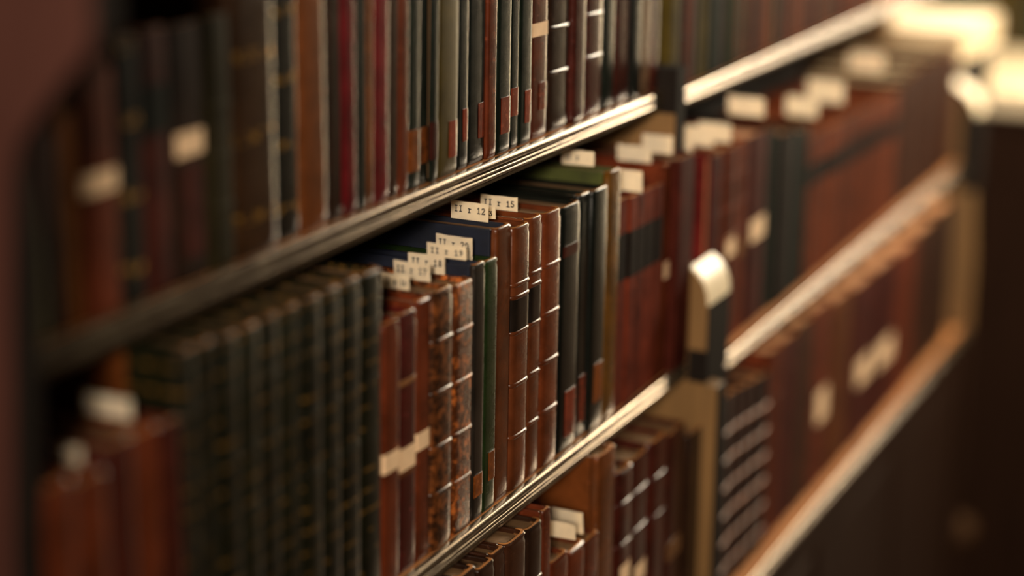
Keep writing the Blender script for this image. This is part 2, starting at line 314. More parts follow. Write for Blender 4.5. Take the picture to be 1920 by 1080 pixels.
def build_book(s, i):
    global PW
    PW = 4.0 if s.get('bands') else 5.5
    if s['x'][0] > (1.14 if s['Y'] == -.025 else 1.30) or (s['Y'] == 0 and s['x'][0] < .72):      # dry, matt bindings
        s['m'] = 'matte ' + s['m']
        for p in s.get('patch', []):
            if p[2] != 'paper': p[2] = 'matte ' + p[2]
    x0, x1 = s['x']; h = s['h']; w = x1-x0-.0003; lean = s.get('lean', 0)
    near = abs((x0+x1)/2 - .98) < .30
    n = 12 if near else 8
    root = empty('book', ((x0+x1)/2, s['Y'] + s.get('dy', 0) + random.uniform(0, .0022), s['S']), s['label'], 'book', s['group'])
    root.rotation_euler = (0, lean, 0)
    if lean: root.location.z += abs(math.sin(lean))*w/2
    depth = .112 if s['Y'] > -.03 else .12
    depth += random.uniform(-.006, .006)
    b = s.get('b', min(max(w*(.26 if s.get('bands') else .2), .0020), .0065))
    th = min(.0016, w*.12)
    zr = [(0, .0010), (.0012, .0002), (.004, 0), (h*.25, 0), (h*.5, 0), (h*.75, 0), (h-.006, 0), (h-.0035, .0005), (h-.0012, .0001), (h, .0009)]
    bm = bmesh.new(); shell(bm, w, b, n, zr, th, .00012 if near else 0)
    sp = finish('spine', bm, s['m'], root, 50)
    sp.data.materials.append(mat('rim'))          # worn leather along head and tail edges, brightened to paint in lit heads
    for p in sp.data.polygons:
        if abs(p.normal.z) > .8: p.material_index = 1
    bd = s.get('board', s['m']); bt = min(.0024, w*.16)
    for sx in (-1, 1):
        xa, xb = (-w/2, -w/2+bt) if sx < 0 else (w/2-bt, w/2)
        box('cover_board', xa, xb, b+.0012, depth, 0, h-.0006, bd, root, .0006 if near else .0004)
    if s.get('strip'):
        st = box('board_cloth', -w/2-.0004, -w/2, b+.026, depth-.002, .001, h-.002, s['strip'], root)
    rec = .0036
    box('page_block', -w/2+bt+.0002, w/2-bt-.0002, b+.0006, depth-.004, .0025, h-rec, s.get('top', 'litpage' if s['x'][0] > 1.30 else 'page'), root)
    if near:   # stitched headband at the top of the spine
        bm = bmesh.new(); shell(bm, w-2*th-.0008, b*.8, 6, [(h-rec-.0006, 0), (h-rec+.0008, 0)], .001)
        hb = finish('headband', bm, 'tan', root, 50); hb.location.y = th+.0010
    for z in s.get('bands', []):
        if z < .004 or z > h-.004: continue
        bm = bmesh.new(); r = .0016 if w > .012 else .0012
        O = []
        k_ = s.get('bh', .7); prof = [(-r, -.0002), (-r*.75, .0006*k_), (-r*.3, .0011*k_), (r*.3, .0011*k_), (r*.75, .0006*k_), (r, -.0002)]
        for dz, of in prof: O.append([bm.verts.new((x, y, z+dz)) for x, y in arc(w-.0002, b, n, of)])
        O.append([bm.verts.new((x, y+.0006, z)) for x, y in arc(w-.002, b, n, -.0004)])
        for k in range(len(O)):
            k2 = (k+1) % len(O)
            for q in range(n): bm.faces.new((O[k][q], O[k][q+1], O[k2][q+1], O[k2][q]))
        bm.faces.new([o[0] for o in O]); bm.faces.new([o[n] for o in O][::-1])
        finish('raised_band', bm, s.get('bandm', s['m']), sp, 60)
    for k, (z0, z1, c, f0, f1) in enumerate(s.get('patch', [])):
        z0 = max(z0, .0012); z1 = min(z1, h-.0012)
        o = finish('spine_label', strip_patch(w, b, n, z0, z1, f0, f1), c, sp, 50)
        o['label'] = {'paper': 'cream paper spine label', 'darklabel': 'dark leather panel', 'redlabel': 'red leather label', 'orange': 'orange label', 'tan': 'tan label'}.get(c.replace('matte ', ''), 'leather panel')
    return root

BOOKS = [
{'x': [0.5845, 0.5987], 'h': 0.0794, 'm': 'greyolive', 'label': 'grey-olive book standing first on the upper shelf beside the end panel', 'Y': 0.0, 'S': 1.2695, 'group': 'books on the upper shelf of the near bay'},
{'x': [0.5987, 0.6087], 'h': 0.0884, 'm': 'dkbrown', 'label': 'thin dark brown book between the grey-olive and ochre spines, upper shelf', 'Y': 0.0, 'S': 1.2695, 'group': 'books on the upper shelf of the near bay'},
{'x': [0.6087, 0.6235], 'h': 0.0954, 'm': 'ochre', 'label': 'ochre-brown book just before the cream-labelled red one, upper shelf', 'Y': 0.0, 'S': 1.2695, 'group': 'books on the upper shelf of the near bay'},
{'x': [0.6235, 0.6479], 'h': 0.1099, 'm': 'redbrown', 'label': 'red-brown book with cream label low on spine, near end of upper shelf', 'patch': [[0.0539, 0.0629, 'paper', 0, 1]], 'Y': 0.0, 'S': 1.2695, 'group': 'books on the upper shelf of the near bay'},
{'x': [0.6479, 0.6645], 'h': 0.1163, 'm': 'black', 'label': 'near-black book right after the cream-labelled red-brown one, upper shelf', 'Y': 0.0, 'S': 1.2695, 'group': 'books on the upper shelf of the near bay'},
{'x': [0.6645, 0.6865], 'h': 0.1175, 'm': 'darkred', 'label': 'dark red book with wide dark green panel across its spine, upper shelf', 'patch': [[0.0723, 0.0933, 'dkgreen', 0, 1]], 'Y': 0.0, 'S': 1.2695, 'group': 'books on the upper shelf of the near bay'},
{'x': [0.6865, 0.7145], 'h': 0.1164, 'm': 'dkbrown', 'label': 'dark brown book with small square cream label, near end of upper shelf', 'patch': [[0.058, 0.0687, 'paper', 0.15, 0.95], [0.0113, 0.0531, 'darkred', 0.3, 0.9]], 'Y': 0.0, 'S': 1.2695, 'group': 'books on the upper shelf of the near bay'},
{'x': [0.7145, 0.7355], 'h': 0.1179, 'm': 'dkolive', 'label': 'dark olive book after the one with the square cream label', 'bands': [0.0295, 0.0531, 0.0767], 'Y': 0.0, 'S': 1.2695, 'group': 'books on the upper shelf of the near bay'},
{'x': [0.7355, 0.7741], 'h': 0.146, 'm': 'giltbrown', 'label': 'broad brown gilt-ruled book, upper shelf, third before the orange-brown spine', 'Y': 0.0, 'S': 1.2695, 'group': 'books on the upper shelf of the near bay'},
{'x': [0.7741, 0.7955], 'h': 0.158, 'm': 'black', 'label': 'black-brown gilt-speckled book just before the orange-brown spine, upper shelf', 'gloss': 1, 'Y': 0.0, 'S': 1.2695, 'group': 'books on the upper shelf of the near bay'},
{'x': [0.7955, 0.8226], 'h': 0.178, 'm': 'brown', 'label': 'orange-brown leather book glowing along its edge, upper shelf, near half', 'Y': 0.0, 'S': 1.2695, 'group': 'books on the upper shelf of the near bay'},
{'x': [0.8226, 0.8375], 'h': 0.186, 'm': 'dkbrown', 'label': 'dark brown book between the orange-brown and the bright crimson spines', 'Y': 0.0, 'S': 1.2695, 'group': 'books on the upper shelf of the near bay'},
{'x': [0.8375, 0.8502], 'h': 0.2, 'm': 'crimson', 'label': 'bright crimson cloth book, narrower of the two crimson ones, upper shelf', 'lean': 0.01, 'Y': 0.0, 'S': 1.2695, 'group': 'books on the upper shelf of the near bay'},
{'x': [0.8502, 0.8613], 'h': 0.204, 'm': 'blackgreen', 'label': 'black-green speckled book between the two crimson ones, upper shelf', 'lean': 0.014, 'Y': 0.0, 'S': 1.2695, 'group': 'books on the upper shelf of the near bay'},
{'x': [0.8613, 0.8674], 'h': 0.2, 'm': 'brown', 'label': 'very thin brown book against the wider crimson one, upper shelf', 'lean': 0.017, 'Y': 0.0, 'S': 1.2695, 'group': 'books on the upper shelf of the near bay'},
{'x': [0.8674, 0.8848], 'h': 0.214, 'm': 'crimson', 'label': 'deep crimson cloth book, wider of the two crimson ones, upper shelf', 'lean': 0.02, 'Y': 0.0, 'S': 1.2695, 'group': 'books on the upper shelf of the near bay'},
{'x': [0.8848, 0.8954], 'h': 0.224, 'm': 'dkbrown', 'label': 'dark brown book right after the wider crimson one, upper shelf', 'lean': 0.023, 'Y': 0.0, 'S': 1.2695, 'group': 'books on the upper shelf of the near bay'},
{'x': [0.8954, 0.9061], 'h': 0.224, 'm': 'redbrown', 'label': 'red-brown book with orange edge before three dark green thin ones', 'lean': 0.026, 'Y': 0.0, 'S': 1.2695, 'group': 'books on the upper shelf of the near bay'},
{'x': [0.9061, 0.919], 'h': 0.226, 'm': 'dkgreen', 'label': 'first of three thin dark green books sharing orange labels, upper shelf', 'lean': 0.028, 'patch': [[0.0104, 0.0336, 'orange', 0, 1]], 'Y': 0.0, 'S': 1.2695, 'group': 'books on the upper shelf of the near bay'},
{'x': [0.919, 0.9317], 'h': 0.226, 'm': 'dkgreen', 'label': 'middle of three thin dark green books sharing orange labels, upper shelf', 'lean': 0.028, 'patch': [[0.0125, 0.0327, 'orange', 0, 1]], 'Y': 0.0, 'S': 1.2695, 'group': 'books on the upper shelf of the near bay'},
{'x': [0.9317, 0.9395], 'h': 0.224, 'm': 'dkgreen', 'label': 'third of three thin dark green books sharing orange labels, beside olive book', 'lean': 0.028, 'patch': [[0.0132, 0.0344, 'darkred', 0, 1]], 'Y': 0.0, 'S': 1.2695, 'group': 'books on the upper shelf of the near bay'},
{'x': [0.9395, 0.9668], 'h': 0.23, 'm': 'olive', 'label': 'broad olive-brown cloth book in the middle of the upper shelf', 'lean': 0.028, 'patch': [[0.0101, 0.0312, 'redlabel', 0.55, 0.97]], 'Y': 0.0, 'S': 1.2695, 'group': 'books on the upper shelf of the near bay'},
{'x': [0.9668, 0.9807], 'h': 0.226, 'm': 'blackgreen', 'label': 'black book with wavy pale spine edge, after the broad olive one', 'lean': 0.024, 'patch': [[0.0164, 0.0352, 'redlabel', 0.5, 1]], 'Y': 0.0, 'S': 1.2695, 'group': 'books on the upper shelf of the near bay'},
{'x': [0.9807, 1.005], 'h': 0.23, 'm': 'blackgreen', 'label': 'wide black-green book between wavy-edged black and thin brown, upper shelf', 'lean': 0.022, 'patch': [[0.0144, 0.0351, 'redlabel', 0.6, 1]], 'Y': 0.0, 'S': 1.2695, 'group': 'books on the upper shelf of the near bay'},
{'x': [1.005, 1.0175], 'h': 0.22, 'm': 'redbrown', 'label': 'thin red-brown book between two dark green ones, upper shelf', 'lean': 0.02, 'Y': 0.0, 'S': 1.2695, 'group': 'books on the upper shelf of the near bay'},
{'x': [1.0175, 1.037], 'h': 0.226, 'm': 'dkgreen', 'label': 'dark green book with rounded red label near its foot, upper shelf', 'lean': 0.02, 'patch': [[0.0122, 0.0341, 'redlabel', 0.25, 0.95]], 'Y': 0.0, 'S': 1.2695, 'group': 'books on the upper shelf of the near bay'},
{'x': [1.037, 1.0492], 'h': 0.224, 'm': 'dkgreen', 'label': 'narrow dark green book with crackled spine and short red label, upper shelf', 'lean': 0.02, 'patch': [[0.0204, 0.0375, 'redlabel', 0.1, 1]], 'Y': 0.0, 'S': 1.2695, 'group': 'books on the upper shelf of the near bay'},
{'x': [1.0492, 1.0677], 'h': 0.226, 'm': 'dkgreen', 'label': 'dark green crackled book touching the cream-banded red-brown one, upper shelf', 'lean': 0.018, 'patch': [[0.0133, 0.0334, 'redlabel', 0.45, 1]], 'Y': 0.0, 'S': 1.2695, 'group': 'books on the upper shelf of the near bay'},
{'x': [1.0677, 1.0944], 'h': 0.22, 'm': 'redbrown', 'label': 'red-brown book with cream paper band, middle of the upper shelf', 'lean': 0.012, 'patch': [[0.0642, 0.0725, 'paper', 0, 1], [0.0178, 0.0349, 'redlabel', 0.5, 1]], 'Y': 0.0, 'S': 1.2695, 'group': 'books on the upper shelf of the near bay'},
{'x': [1.0944, 1.131], 'h': 0.215, 'm': 'dkbrown', 'label': 'dark brown ribbed book after the cream-banded one, upper shelf', 'lean': 0.008, 'bands': [0.066, 0.0376], 'Y': 0.0, 'S': 1.2695, 'group': 'books on the upper shelf of the near bay'},
{'x': [1.131, 1.1514], 'h': 0.21, 'm': 'darkred', 'label': 'dark red smooth book after the dark brown ribbed one, upper shelf', 'lean': 0.006, 'Y': 0.0, 'S': 1.2695, 'group': 'books on the upper shelf of the near bay'},
{'x': [1.1514, 1.1873], 'h': 0.21, 'm': 'darkred', 'label': 'dark red ribbed book with glinting bands, upper shelf, far half', 'lean': 0.006, 'bands': [0.0676, 0.0396], 'Y': 0.0, 'S': 1.2695, 'group': 'books on the upper shelf of the near bay'},
{'x': [1.1873, 1.2055], 'h': 0.2, 'm': 'dkgreen', 'label': 'dark green book with grey edge between two dark red ones', 'lean': 0.004, 'Y': 0.0, 'S': 1.2695, 'group': 'books on the upper shelf of the near bay'},
{'x': [1.2055, 1.2341], 'h': 0.2, 'm': 'darkred', 'label': 'dark red book fourth from the upright, upper shelf of near bay', 'lean': 0.003, 'Y': 0.0, 'S': 1.2695, 'group': 'books on the upper shelf of the near bay'},
{'x': [1.2341, 1.2515], 'h': 0.19, 'm': 'blackgreen', 'label': 'black-green beaded book third from the upright, upper shelf of near bay', 'lean': 0.002, 'Y': 0.0, 'S': 1.2695, 'group': 'books on the upper shelf of the near bay'},
{'x': [1.2515, 1.2703], 'h': 0.19, 'm': 'palebrown', 'label': 'pale-edged brown book second from the upright, upper shelf of near bay', 'lean': 0.001, 'Y': 0.0, 'S': 1.2695, 'group': 'books on the upper shelf of the near bay'},
{'x': [1.2703, 1.2842], 'h': 0.19, 'm': 'darkred', 'label': 'thin dark red book tight against the upright, upper shelf of near bay', 'Y': 0.0, 'S': 1.2695, 'group': 'books on the upper shelf of the near bay'},
{'x': [1.306, 1.3292], 'h': 0.2211, 'm': 'olive', 'label': 'thin olive book, first past the upright on the upper shelf of far bay', 'Y': 0.0, 'S': 1.264, 'group': 'books on the upper shelf of the far bay'},
{'x': [1.3292, 1.3415], 'h': 0.221, 'm': 'dkbrown', 'label': 'thin dark brown book, second past the upright on the upper shelf of far bay', 'bands': [0.0639, 0.0368], 'Y': 0.0, 'S': 1.264, 'group': 'books on the upper shelf of the far bay'},
{'x': [1.3415, 1.3602], 'h': 0.2089, 'm': 'redbrown', 'label': 'thin red-brown book, third past the upright on the upper shelf of far bay', 'Y': 0.0, 'S': 1.264, 'group': 'books on the upper shelf of the far bay'},
{'x': [1.3602, 1.3778], 'h': 0.2112, 'm': 'dkolive', 'label': 'thin dark olive book, fourth past the upright on the upper shelf of far bay', 'Y': 0.0, 'S': 1.264, 'group': 'books on the upper shelf of the far bay'},
{'x': [1.3778, 1.3937], 'h': 0.2175, 'm': 'olive', 'label': 'thin olive book, fifth past the upright on the upper shelf of far bay', 'Y': 0.0, 'S': 1.264, 'group': 'books on the upper shelf of the far bay'},
{'x': [1.3937, 1.4094], 'h': 0.2196, 'm': 'dkgreen', 'label': 'thin dark green book, sixth past the upright on the upper shelf of far bay', 'Y': 0.0, 'S': 1.264, 'group': 'books on the upper shelf of the far bay'},
{'x': [1.4094, 1.4259], 'h': 0.2221, 'm': 'dkgreen', 'label': 'thin dark green book, seventh past the upright on the upper shelf of far bay', 'Y': 0.0, 'S': 1.264, 'group': 'books on the upper shelf of the far bay'},
{'x': [1.4259, 1.4423], 'h': 0.2226, 'm': 'dkbrown', 'label': 'thin dark brown book, eighth past the upright on the upper shelf of far bay', 'Y': 0.0, 'S': 1.264, 'group': 'books on the upper shelf of the far bay'},
{'x': [1.4423, 1.4568], 'h': 0.2067, 'm': 'green', 'label': 'thin green book, ninth past the upright on the upper shelf of far bay', 'Y': 0.0, 'S': 1.264, 'group': 'books on the upper shelf of the far bay'},
{'x': [1.4568, 1.4702], 'h': 0.2171, 'm': 'redbrown', 'label': 'thin red-brown book, tenth past the upright on the upper shelf of far bay', 'Y': 0.0, 'S': 1.264, 'group': 'books on the upper shelf of the far bay'},
{'x': [1.4702, 1.4852], 'h': 0.2184, 'm': 'green', 'label': 'thin green book, eleventh past the upright on the upper shelf of far bay', 'Y': 0.0, 'S': 1.264, 'group': 'books on the upper shelf of the far bay'},
{'x': [1.4852, 1.5027], 'h': 0.2151, 'm': 'redbrown', 'label': 'thin red-brown book, twelfth past the upright on the upper shelf of far bay', 'Y': 0.0, 'S': 1.264, 'group': 'books on the upper shelf of the far bay'},
{'x': [1.5027, 1.5199], 'h': 0.2086, 'm': 'dkbrown', 'label': 'thin dark brown book, thirteenth past the upright on the upper shelf of far bay', 'Y': 0.0, 'S': 1.264, 'group': 'books on the upper shelf of the far bay'},
{'x': [1.5199, 1.5345], 'h': 0.2145, 'm': 'redbrown', 'label': 'thin red-brown book, fourteenth past the upright on the upper shelf of far bay', 'Y': 0.0, 'S': 1.264, 'group': 'books on the upper shelf of the far bay'},
{'x': [1.5345, 1.5542], 'h': 0.2068, 'm': 'brown', 'label': 'thin brown book, fifteenth past the upright on the upper shelf of far bay', 'Y': 0.0, 'S': 1.264, 'group': 'books on the upper shelf of the far bay'},
{'x': [1.5542, 1.5714], 'h': 0.2237, 'm': 'dkolive', 'label': 'thin dark olive book, sixteenth past the upright on the upper shelf of far bay', 'Y': 0.0, 'S': 1.264, 'group': 'books on the upper shelf of the far bay'},
{'x': [1.5714, 1.5886], 'h': 0.2223, 'm': 'redbrown', 'label': 'thin red-brown book, seventeenth past the upright on the upper shelf of far bay', 'Y': 0.0, 'S': 1.264, 'group': 'books on the upper shelf of the far bay'},
{'x': [1.5886, 1.6032], 'h': 0.216, 'm': 'dkbrown', 'label': 'thin dark brown book, eighteenth past the upright on the upper shelf of far bay', 'Y': 0.0, 'S': 1.264, 'group': 'books on the upper shelf of the far bay'},
{'x': [1.6032, 1.6177], 'h': 0.211, 'm': 'redbrown', 'label': 'thin red-brown book, nineteenth past the upright on the upper shelf of far bay', 'Y': 0.0, 'S': 1.264, 'group': 'books on the upper shelf of the far bay'},
{'x': [1.6177, 1.6323], 'h': 0.2232, 'm': 'brown', 'label': 'thin brown book, twentieth past the upright on the upper shelf of far bay', 'Y': 0.0, 'S': 1.264, 'group': 'books on the upper shelf of the far bay'},
{'x': [1.6323, 1.6469], 'h': 0.2164, 'm': 'redbrown', 'label': 'thin red-brown book, twenty-first past the upright on the upper shelf of far bay', 'Y': 0.0, 'S': 1.264, 'group': 'books on the upper shelf of the far bay'},
{'x': [1.6469, 1.664], 'h': 0.2226, 'm': 'redbrown', 'label': 'thin red-brown book, twenty-second past the upright on the upper shelf of far bay', 'Y': 0.0, 'S': 1.264, 'group': 'books on the upper shelf of the far bay'},
{'x': [1.664, 1.6838], 'h': 0.222, 'm': 'dkbrown', 'label': 'thin dark brown book, twenty-third past the upright on the upper shelf of far bay', 'Y': 0.0, 'S': 1.264, 'group': 'books on the upper shelf of the far bay'},
{'x': [1.6838, 1.701], 'h': 0.2152, 'm': 'redbrown', 'label': 'thin red-brown book, twenty-fourth past the upright on the upper shelf of far bay', 'Y': 0.0, 'S': 1.264, 'group': 'books on the upper shelf of the far bay'},
{'x': [1.701, 1.7155], 'h': 0.2133, 'm': 'brown', 'label': 'thin brown book, twenty-fifth past the upright on the upper shelf of far bay', 'Y': 0.0, 'S': 1.264, 'group': 'books on the upper shelf of the far bay'},
{'x': [1.7155, 1.7301], 'h': 0.217, 'm': 'dkolive', 'label': 'thin dark olive book, twenty-sixth past the upright on the upper shelf of far bay', 'Y': 0.0, 'S': 1.264, 'group': 'books on the upper shelf of the far bay'},
{'x': [1.7301, 1.7498], 'h': 0.2136, 'm': 'redbrown', 'label': 'thin red-brown book, twenty-seventh past the upright on the upper shelf of far bay', 'Y': 0.0, 'S': 1.264, 'group': 'books on the upper shelf of the far bay'},
{'x': [1.7498, 1.7696], 'h': 0.2082, 'm': 'dkbrown', 'label': 'thin dark brown book, twenty-eighth past the upright on the upper shelf of far bay', 'Y': 0.0, 'S': 1.264, 'group': 'books on the upper shelf of the far bay'},
{'x': [1.7696, 1.7868], 'h': 0.2111, 'm': 'redbrown', 'label': 'thin red-brown book, twenty-ninth past the upright on the upper shelf of far bay', 'Y': 0.0, 'S': 1.264, 'group': 'books on the upper shelf of the far bay'},
{'x': [1.7868, 1.8039], 'h': 0.2213, 'm': 'brown', 'label': 'thin brown book, number thirty past the upright on the upper shelf of far bay', 'Y': 0.0, 'S': 1.264, 'group': 'books on the upper shelf of the far bay'},
{'x': [1.8039, 1.8185], 'h': 0.2059, 'm': 'redbrown', 'label': 'thin red-brown book, thirty-first past the upright on the upper shelf of far bay', 'Y': 0.0, 'S': 1.264, 'group': 'books on the upper shelf of the far bay'},
{'x': [1.8185, 1.833], 'h': 0.2059, 'm': 'redbrown', 'label': 'thin red-brown book, thirty-second past the upright on the upper shelf of far bay', 'Y': 0.0, 'S': 1.264, 'group': 'books on the upper shelf of the far bay'},
{'x': [1.833, 1.8502], 'h': 0.2175, 'm': 'dkbrown', 'label': 'thin dark brown book, thirty-third past the upright on the upper shelf of far bay', 'Y': 0.0, 'S': 1.264, 'group': 'books on the upper shelf of the far bay'},
{'x': [1.8502, 1.8647], 'h': 0.2106, 'm': 'redbrown', 'label': 'thin red-brown book, thirty-fourth past the upright on the upper shelf of far bay', 'Y': 0.0, 'S': 1.264, 'group': 'books on the upper shelf of the far bay'},
{'x': [1.8647, 1.8793], 'h': 0.2157, 'm': 'brown', 'label': 'thin brown book, thirty-fifth past the upright on the upper shelf of far bay', 'Y': 0.0, 'S': 1.264, 'group': 'books on the upper shelf of the far bay'},
{'x': [1.8793, 1.8995], 'h': 0.2144, 'm': 'dkolive', 'label': 'thin dark olive book, thirty-sixth past the upright on the upper shelf of far bay', 'Y': 0.0, 'S': 1.264, 'group': 'books on the upper shelf of the far bay'},
{'x': [0.5565, 0.5774], 'h': 0.1534, 'm': 'redbrown2', 'label': 'red-brown book first beside the end panel, middle shelf, small white slip on top', 'Y': -0.025, 'S': 1.0687, 'group': 'books on the middle shelf of the near bay'},
{'x': [0.5774, 0.5987], 'h': 0.1489, 'm': 'redbrown2', 'label': 'red-brown book second from the end panel on the middle shelf', 'Y': -0.025, 'S': 1.0687, 'group': 'books on the middle shelf of the near bay'},
{'x': [0.5987, 0.6168], 'h': 0.1576, 'm': 'darkred', 'label': 'dark red book under the big blurred white slip, near end of middle shelf', 'Y': -0.025, 'S': 1.0687, 'group': 'books on the middle shelf of the near bay'},
{'x': [0.6168, 0.638], 'h': 0.156, 'm': 'redbrown2', 'label': 'red-brown book fourth from the end panel on the middle shelf', 'Y': -0.025, 'S': 1.0687, 'group': 'books on the middle shelf of the near bay'},
{'x': [0.638, 0.6506], 'h': 0.1555, 'm': 'darkred', 'label': 'dark red book right before the first tall green gilt volume', 'Y': -0.025, 'S': 1.0687, 'group': 'books on the middle shelf of the near bay'},
{'x': [0.6506, 0.6623], 'h': 0.1834, 'm': 'giltgreen', 'label': 'first of ten tall dark green gilt-ribbed volumes, counting from the end panel', 'lean': 0.004, 'bands': [0.0312, 0.0624, 0.0936, 0.1247, 0.1559], 'bh': 0.15, 'strip': 'brown', 'Y': -0.025, 'S': 1.0687, 'group': 'books on the middle shelf of the near bay'},
{'x': [0.6623, 0.6797], 'h': 0.1819, 'm': 'giltgreen', 'label': 'second of ten tall dark green gilt-ribbed volumes, counting from the end panel', 'lean': 0.008, 'bands': [0.0309, 0.0618, 0.0928, 0.1237, 0.1546], 'bh': 0.15, 'Y': -0.025, 'S': 1.0687, 'group': 'books on the middle shelf of the near bay'},
{'x': [0.6797, 0.6957], 'h': 0.1808, 'm': 'giltgreen', 'label': 'third of ten tall dark green gilt-ribbed volumes, counting from the end panel', 'lean': 0.012, 'bands': [0.0307, 0.0615, 0.0922, 0.123, 0.1537], 'bh': 0.15, 'Y': -0.025, 'S': 1.0687, 'group': 'books on the middle shelf of the near bay'},
{'x': [0.6957, 0.7133], 'h': 0.1803, 'm': 'giltgreen', 'label': 'fourth of ten tall dark green gilt-ribbed volumes, counting from the end panel', 'lean': 0.016, 'bands': [0.0306, 0.0613, 0.0919, 0.1226, 0.1532], 'bh': 0.15, 'Y': -0.025, 'S': 1.0687, 'group': 'books on the middle shelf of the near bay'},
{'x': [0.7133, 0.7315], 'h': 0.1797, 'm': 'giltgreen', 'label': 'fifth of ten tall dark green gilt-ribbed volumes, counting from the end panel', 'lean': 0.02, 'bands': [0.0305, 0.0611, 0.0916, 0.1222, 0.1527], 'bh': 0.15, 'Y': -0.025, 'S': 1.0687, 'group': 'books on the middle shelf of the near bay'},
{'x': [0.7315, 0.7497], 'h': 0.1797, 'm': 'giltgreen', 'label': 'sixth of ten tall dark green gilt-ribbed volumes, counting from the end panel', 'lean': 0.02, 'bands': [0.0305, 0.0611, 0.0916, 0.1222, 0.1527], 'bh': 0.15, 'Y': -0.025, 'S': 1.0687, 'group': 'books on the middle shelf of the near bay'},
{'x': [0.7497, 0.7681], 'h': 0.1798, 'm': 'giltgreen', 'label': 'seventh of ten tall dark green gilt-ribbed volumes, counting from the end panel', 'lean': 0.02, 'bands': [0.0306, 0.0611, 0.0917, 0.1223, 0.1529], 'bh': 0.15, 'Y': -0.025, 'S': 1.0687, 'group': 'books on the middle shelf of the near bay'},
{'x': [0.7681, 0.7871], 'h': 0.1797, 'm': 'giltgreen', 'label': 'eighth of ten tall dark green gilt-ribbed volumes, counting from the end panel', 'lean': 0.02, 'bands': [0.0306, 0.0611, 0.0917, 0.1222, 0.1528], 'bh': 0.15, 'Y': -0.025, 'S': 1.0687, 'group': 'books on the middle shelf of the near bay'},
{'x': [0.7871, 0.8084], 'h': 0.1792, 'm': 'giltgreen', 'label': 'ninth of ten tall dark green gilt-ribbed volumes, counting from the end panel', 'lean': 0.02, 'bands': [0.0305, 0.0609, 0.0914, 0.1219, 0.1523], 'bh': 0.15, 'Y': -0.025, 'S': 1.0687, 'group': 'books on the middle shelf of the near bay'},
{'x': [0.8084, 0.8312], 'h': 0.1785, 'm': 'giltgreen', 'label': 'tenth of ten tall dark green gilt-ribbed volumes, counting from the end panel', 'lean': 0.02, 'bands': [0.0304, 0.0607, 0.0911, 0.1214, 0.1518], 'bh': 0.15, 'Y': -0.025, 'S': 1.0687, 'group': 'books on the middle shelf of the near bay'},
{'x': [0.8312, 0.8488], 'h': 0.1468, 'm': 'redbrown2', 'label': 'short red-brown book with white label, against the last green gilt volume', 'lean': 0.02, 'patch': [[0.0649, 0.0755, 'paper', 0, 1]], 'Y': -0.025, 'S': 1.0687, 'group': 'books on the middle shelf of the near bay'},
{'x': [0.8488, 0.869], 'h': 0.1472, 'm': 'darkred2', 'label': 'dark red book with white label and crimson foot, second after green gilt volumes', 'lean': 0.018, 'patch': [[0.0596, 0.0722, 'paper', 0, 1], [0.0565, 0.0596, 'brown', 0, 1], [0.1078, 0.1108, 'tan', 0, 1]], 'Y': -0.025, 'S': 1.0687, 'group': 'books on the middle shelf of the near bay'},
{'x': [0.869, 0.8852], 'h': 0.15, 'm': 'redbrown2', 'label': 'red-brown book with highest white label, third after the green gilt volumes', 'lean': 0.018, 'patch': [[0.0653, 0.0753, 'paper', 0, 1]], 'Y': -0.025, 'S': 1.0687, 'group': 'books on the middle shelf of the near bay'},
{'x': [0.8852, 0.9098], 'h': 0.1506, 'm': 'worndark', 'label': 'scuffed dark brown ribbed book just after three white-labelled red ones', 'lean': 0.018, 'bands': [0.1223, 0.0927, 0.061, 0.0337], 'Y': -0.025, 'S': 1.0687, 'group': 'books on the middle shelf of the near bay'},
{'x': [0.9098, 0.9361], 'h': 0.1483, 'm': 'worn', 'label': 'worm-eaten orange-brown ribbed book, flaking spine, middle shelf centre', 'lean': 0.018, 'bands': [0.121, 0.0913, 0.0606, 0.032], 'Y': -0.025, 'S': 1.0687, 'group': 'books on the middle shelf of the near bay'},
{'x': [0.9361, 0.9501], 'h': 0.1544, 'm': 'slate', 'label': 'thin slate-dark book with blue cloth cover, orange label at foot', 'lean': 0.018, 'patch': [[0.0144, 0.0278, 'orange', 0.1, 1]], 'board': 'navy', 'Y': -0.025, 'S': 1.0687, 'group': 'books on the middle shelf of the near bay'},
{'x': [0.9501, 0.9667], 'h': 0.1532, 'm': 'green', 'label': 'thin bottle-green book with orange foot label, middle shelf centre', 'lean': 0.018, 'patch': [[0.0187, 0.0363, 'orange', 0.4, 1]], 'Y': -0.025, 'S': 1.0687, 'group': 'books on the middle shelf of the near bay'},
{'x': [0.9667, 0.9874], 'h': 0.1685, 'm': 'navybrown', 'label': 'tall navy cloth book with plain brown leather spine, middle shelf centre', 'lean': 0.018, 'board': 'navy', 'Y': -0.025, 'S': 1.0687, 'group': 'books on the middle shelf of the near bay'},
{'x': [0.9874, 1.0115], 'h': 0.1644, 'm': 'bandbrown', 'label': 'glossy brown ribbed book with dark panel, first of three alike', 'lean': 0.018, 'patch': [[0.101, 0.1212, 'darklabel', 0, 1]], 'bands': [0.1296, 0.1219, 0.1, 0.0675, 0.0345], 'Y': -0.025, 'S': 1.0687, 'group': 'books on the middle shelf of the near bay'},
{'x': [1.0115, 1.0305], 'h': 0.165, 'm': 'bandbrown', 'label': 'glossy brown ribbed book with dark panel, middle of three alike', 'lean': 0.018, 'patch': [[0.1005, 0.1227, 'darklabel', 0, 1]], 'bands': [0.1308, 0.1234, 0.0991, 0.0672, 0.0355], 'Y': -0.025, 'S': 1.0687, 'group': 'books on the middle shelf of the near bay'},
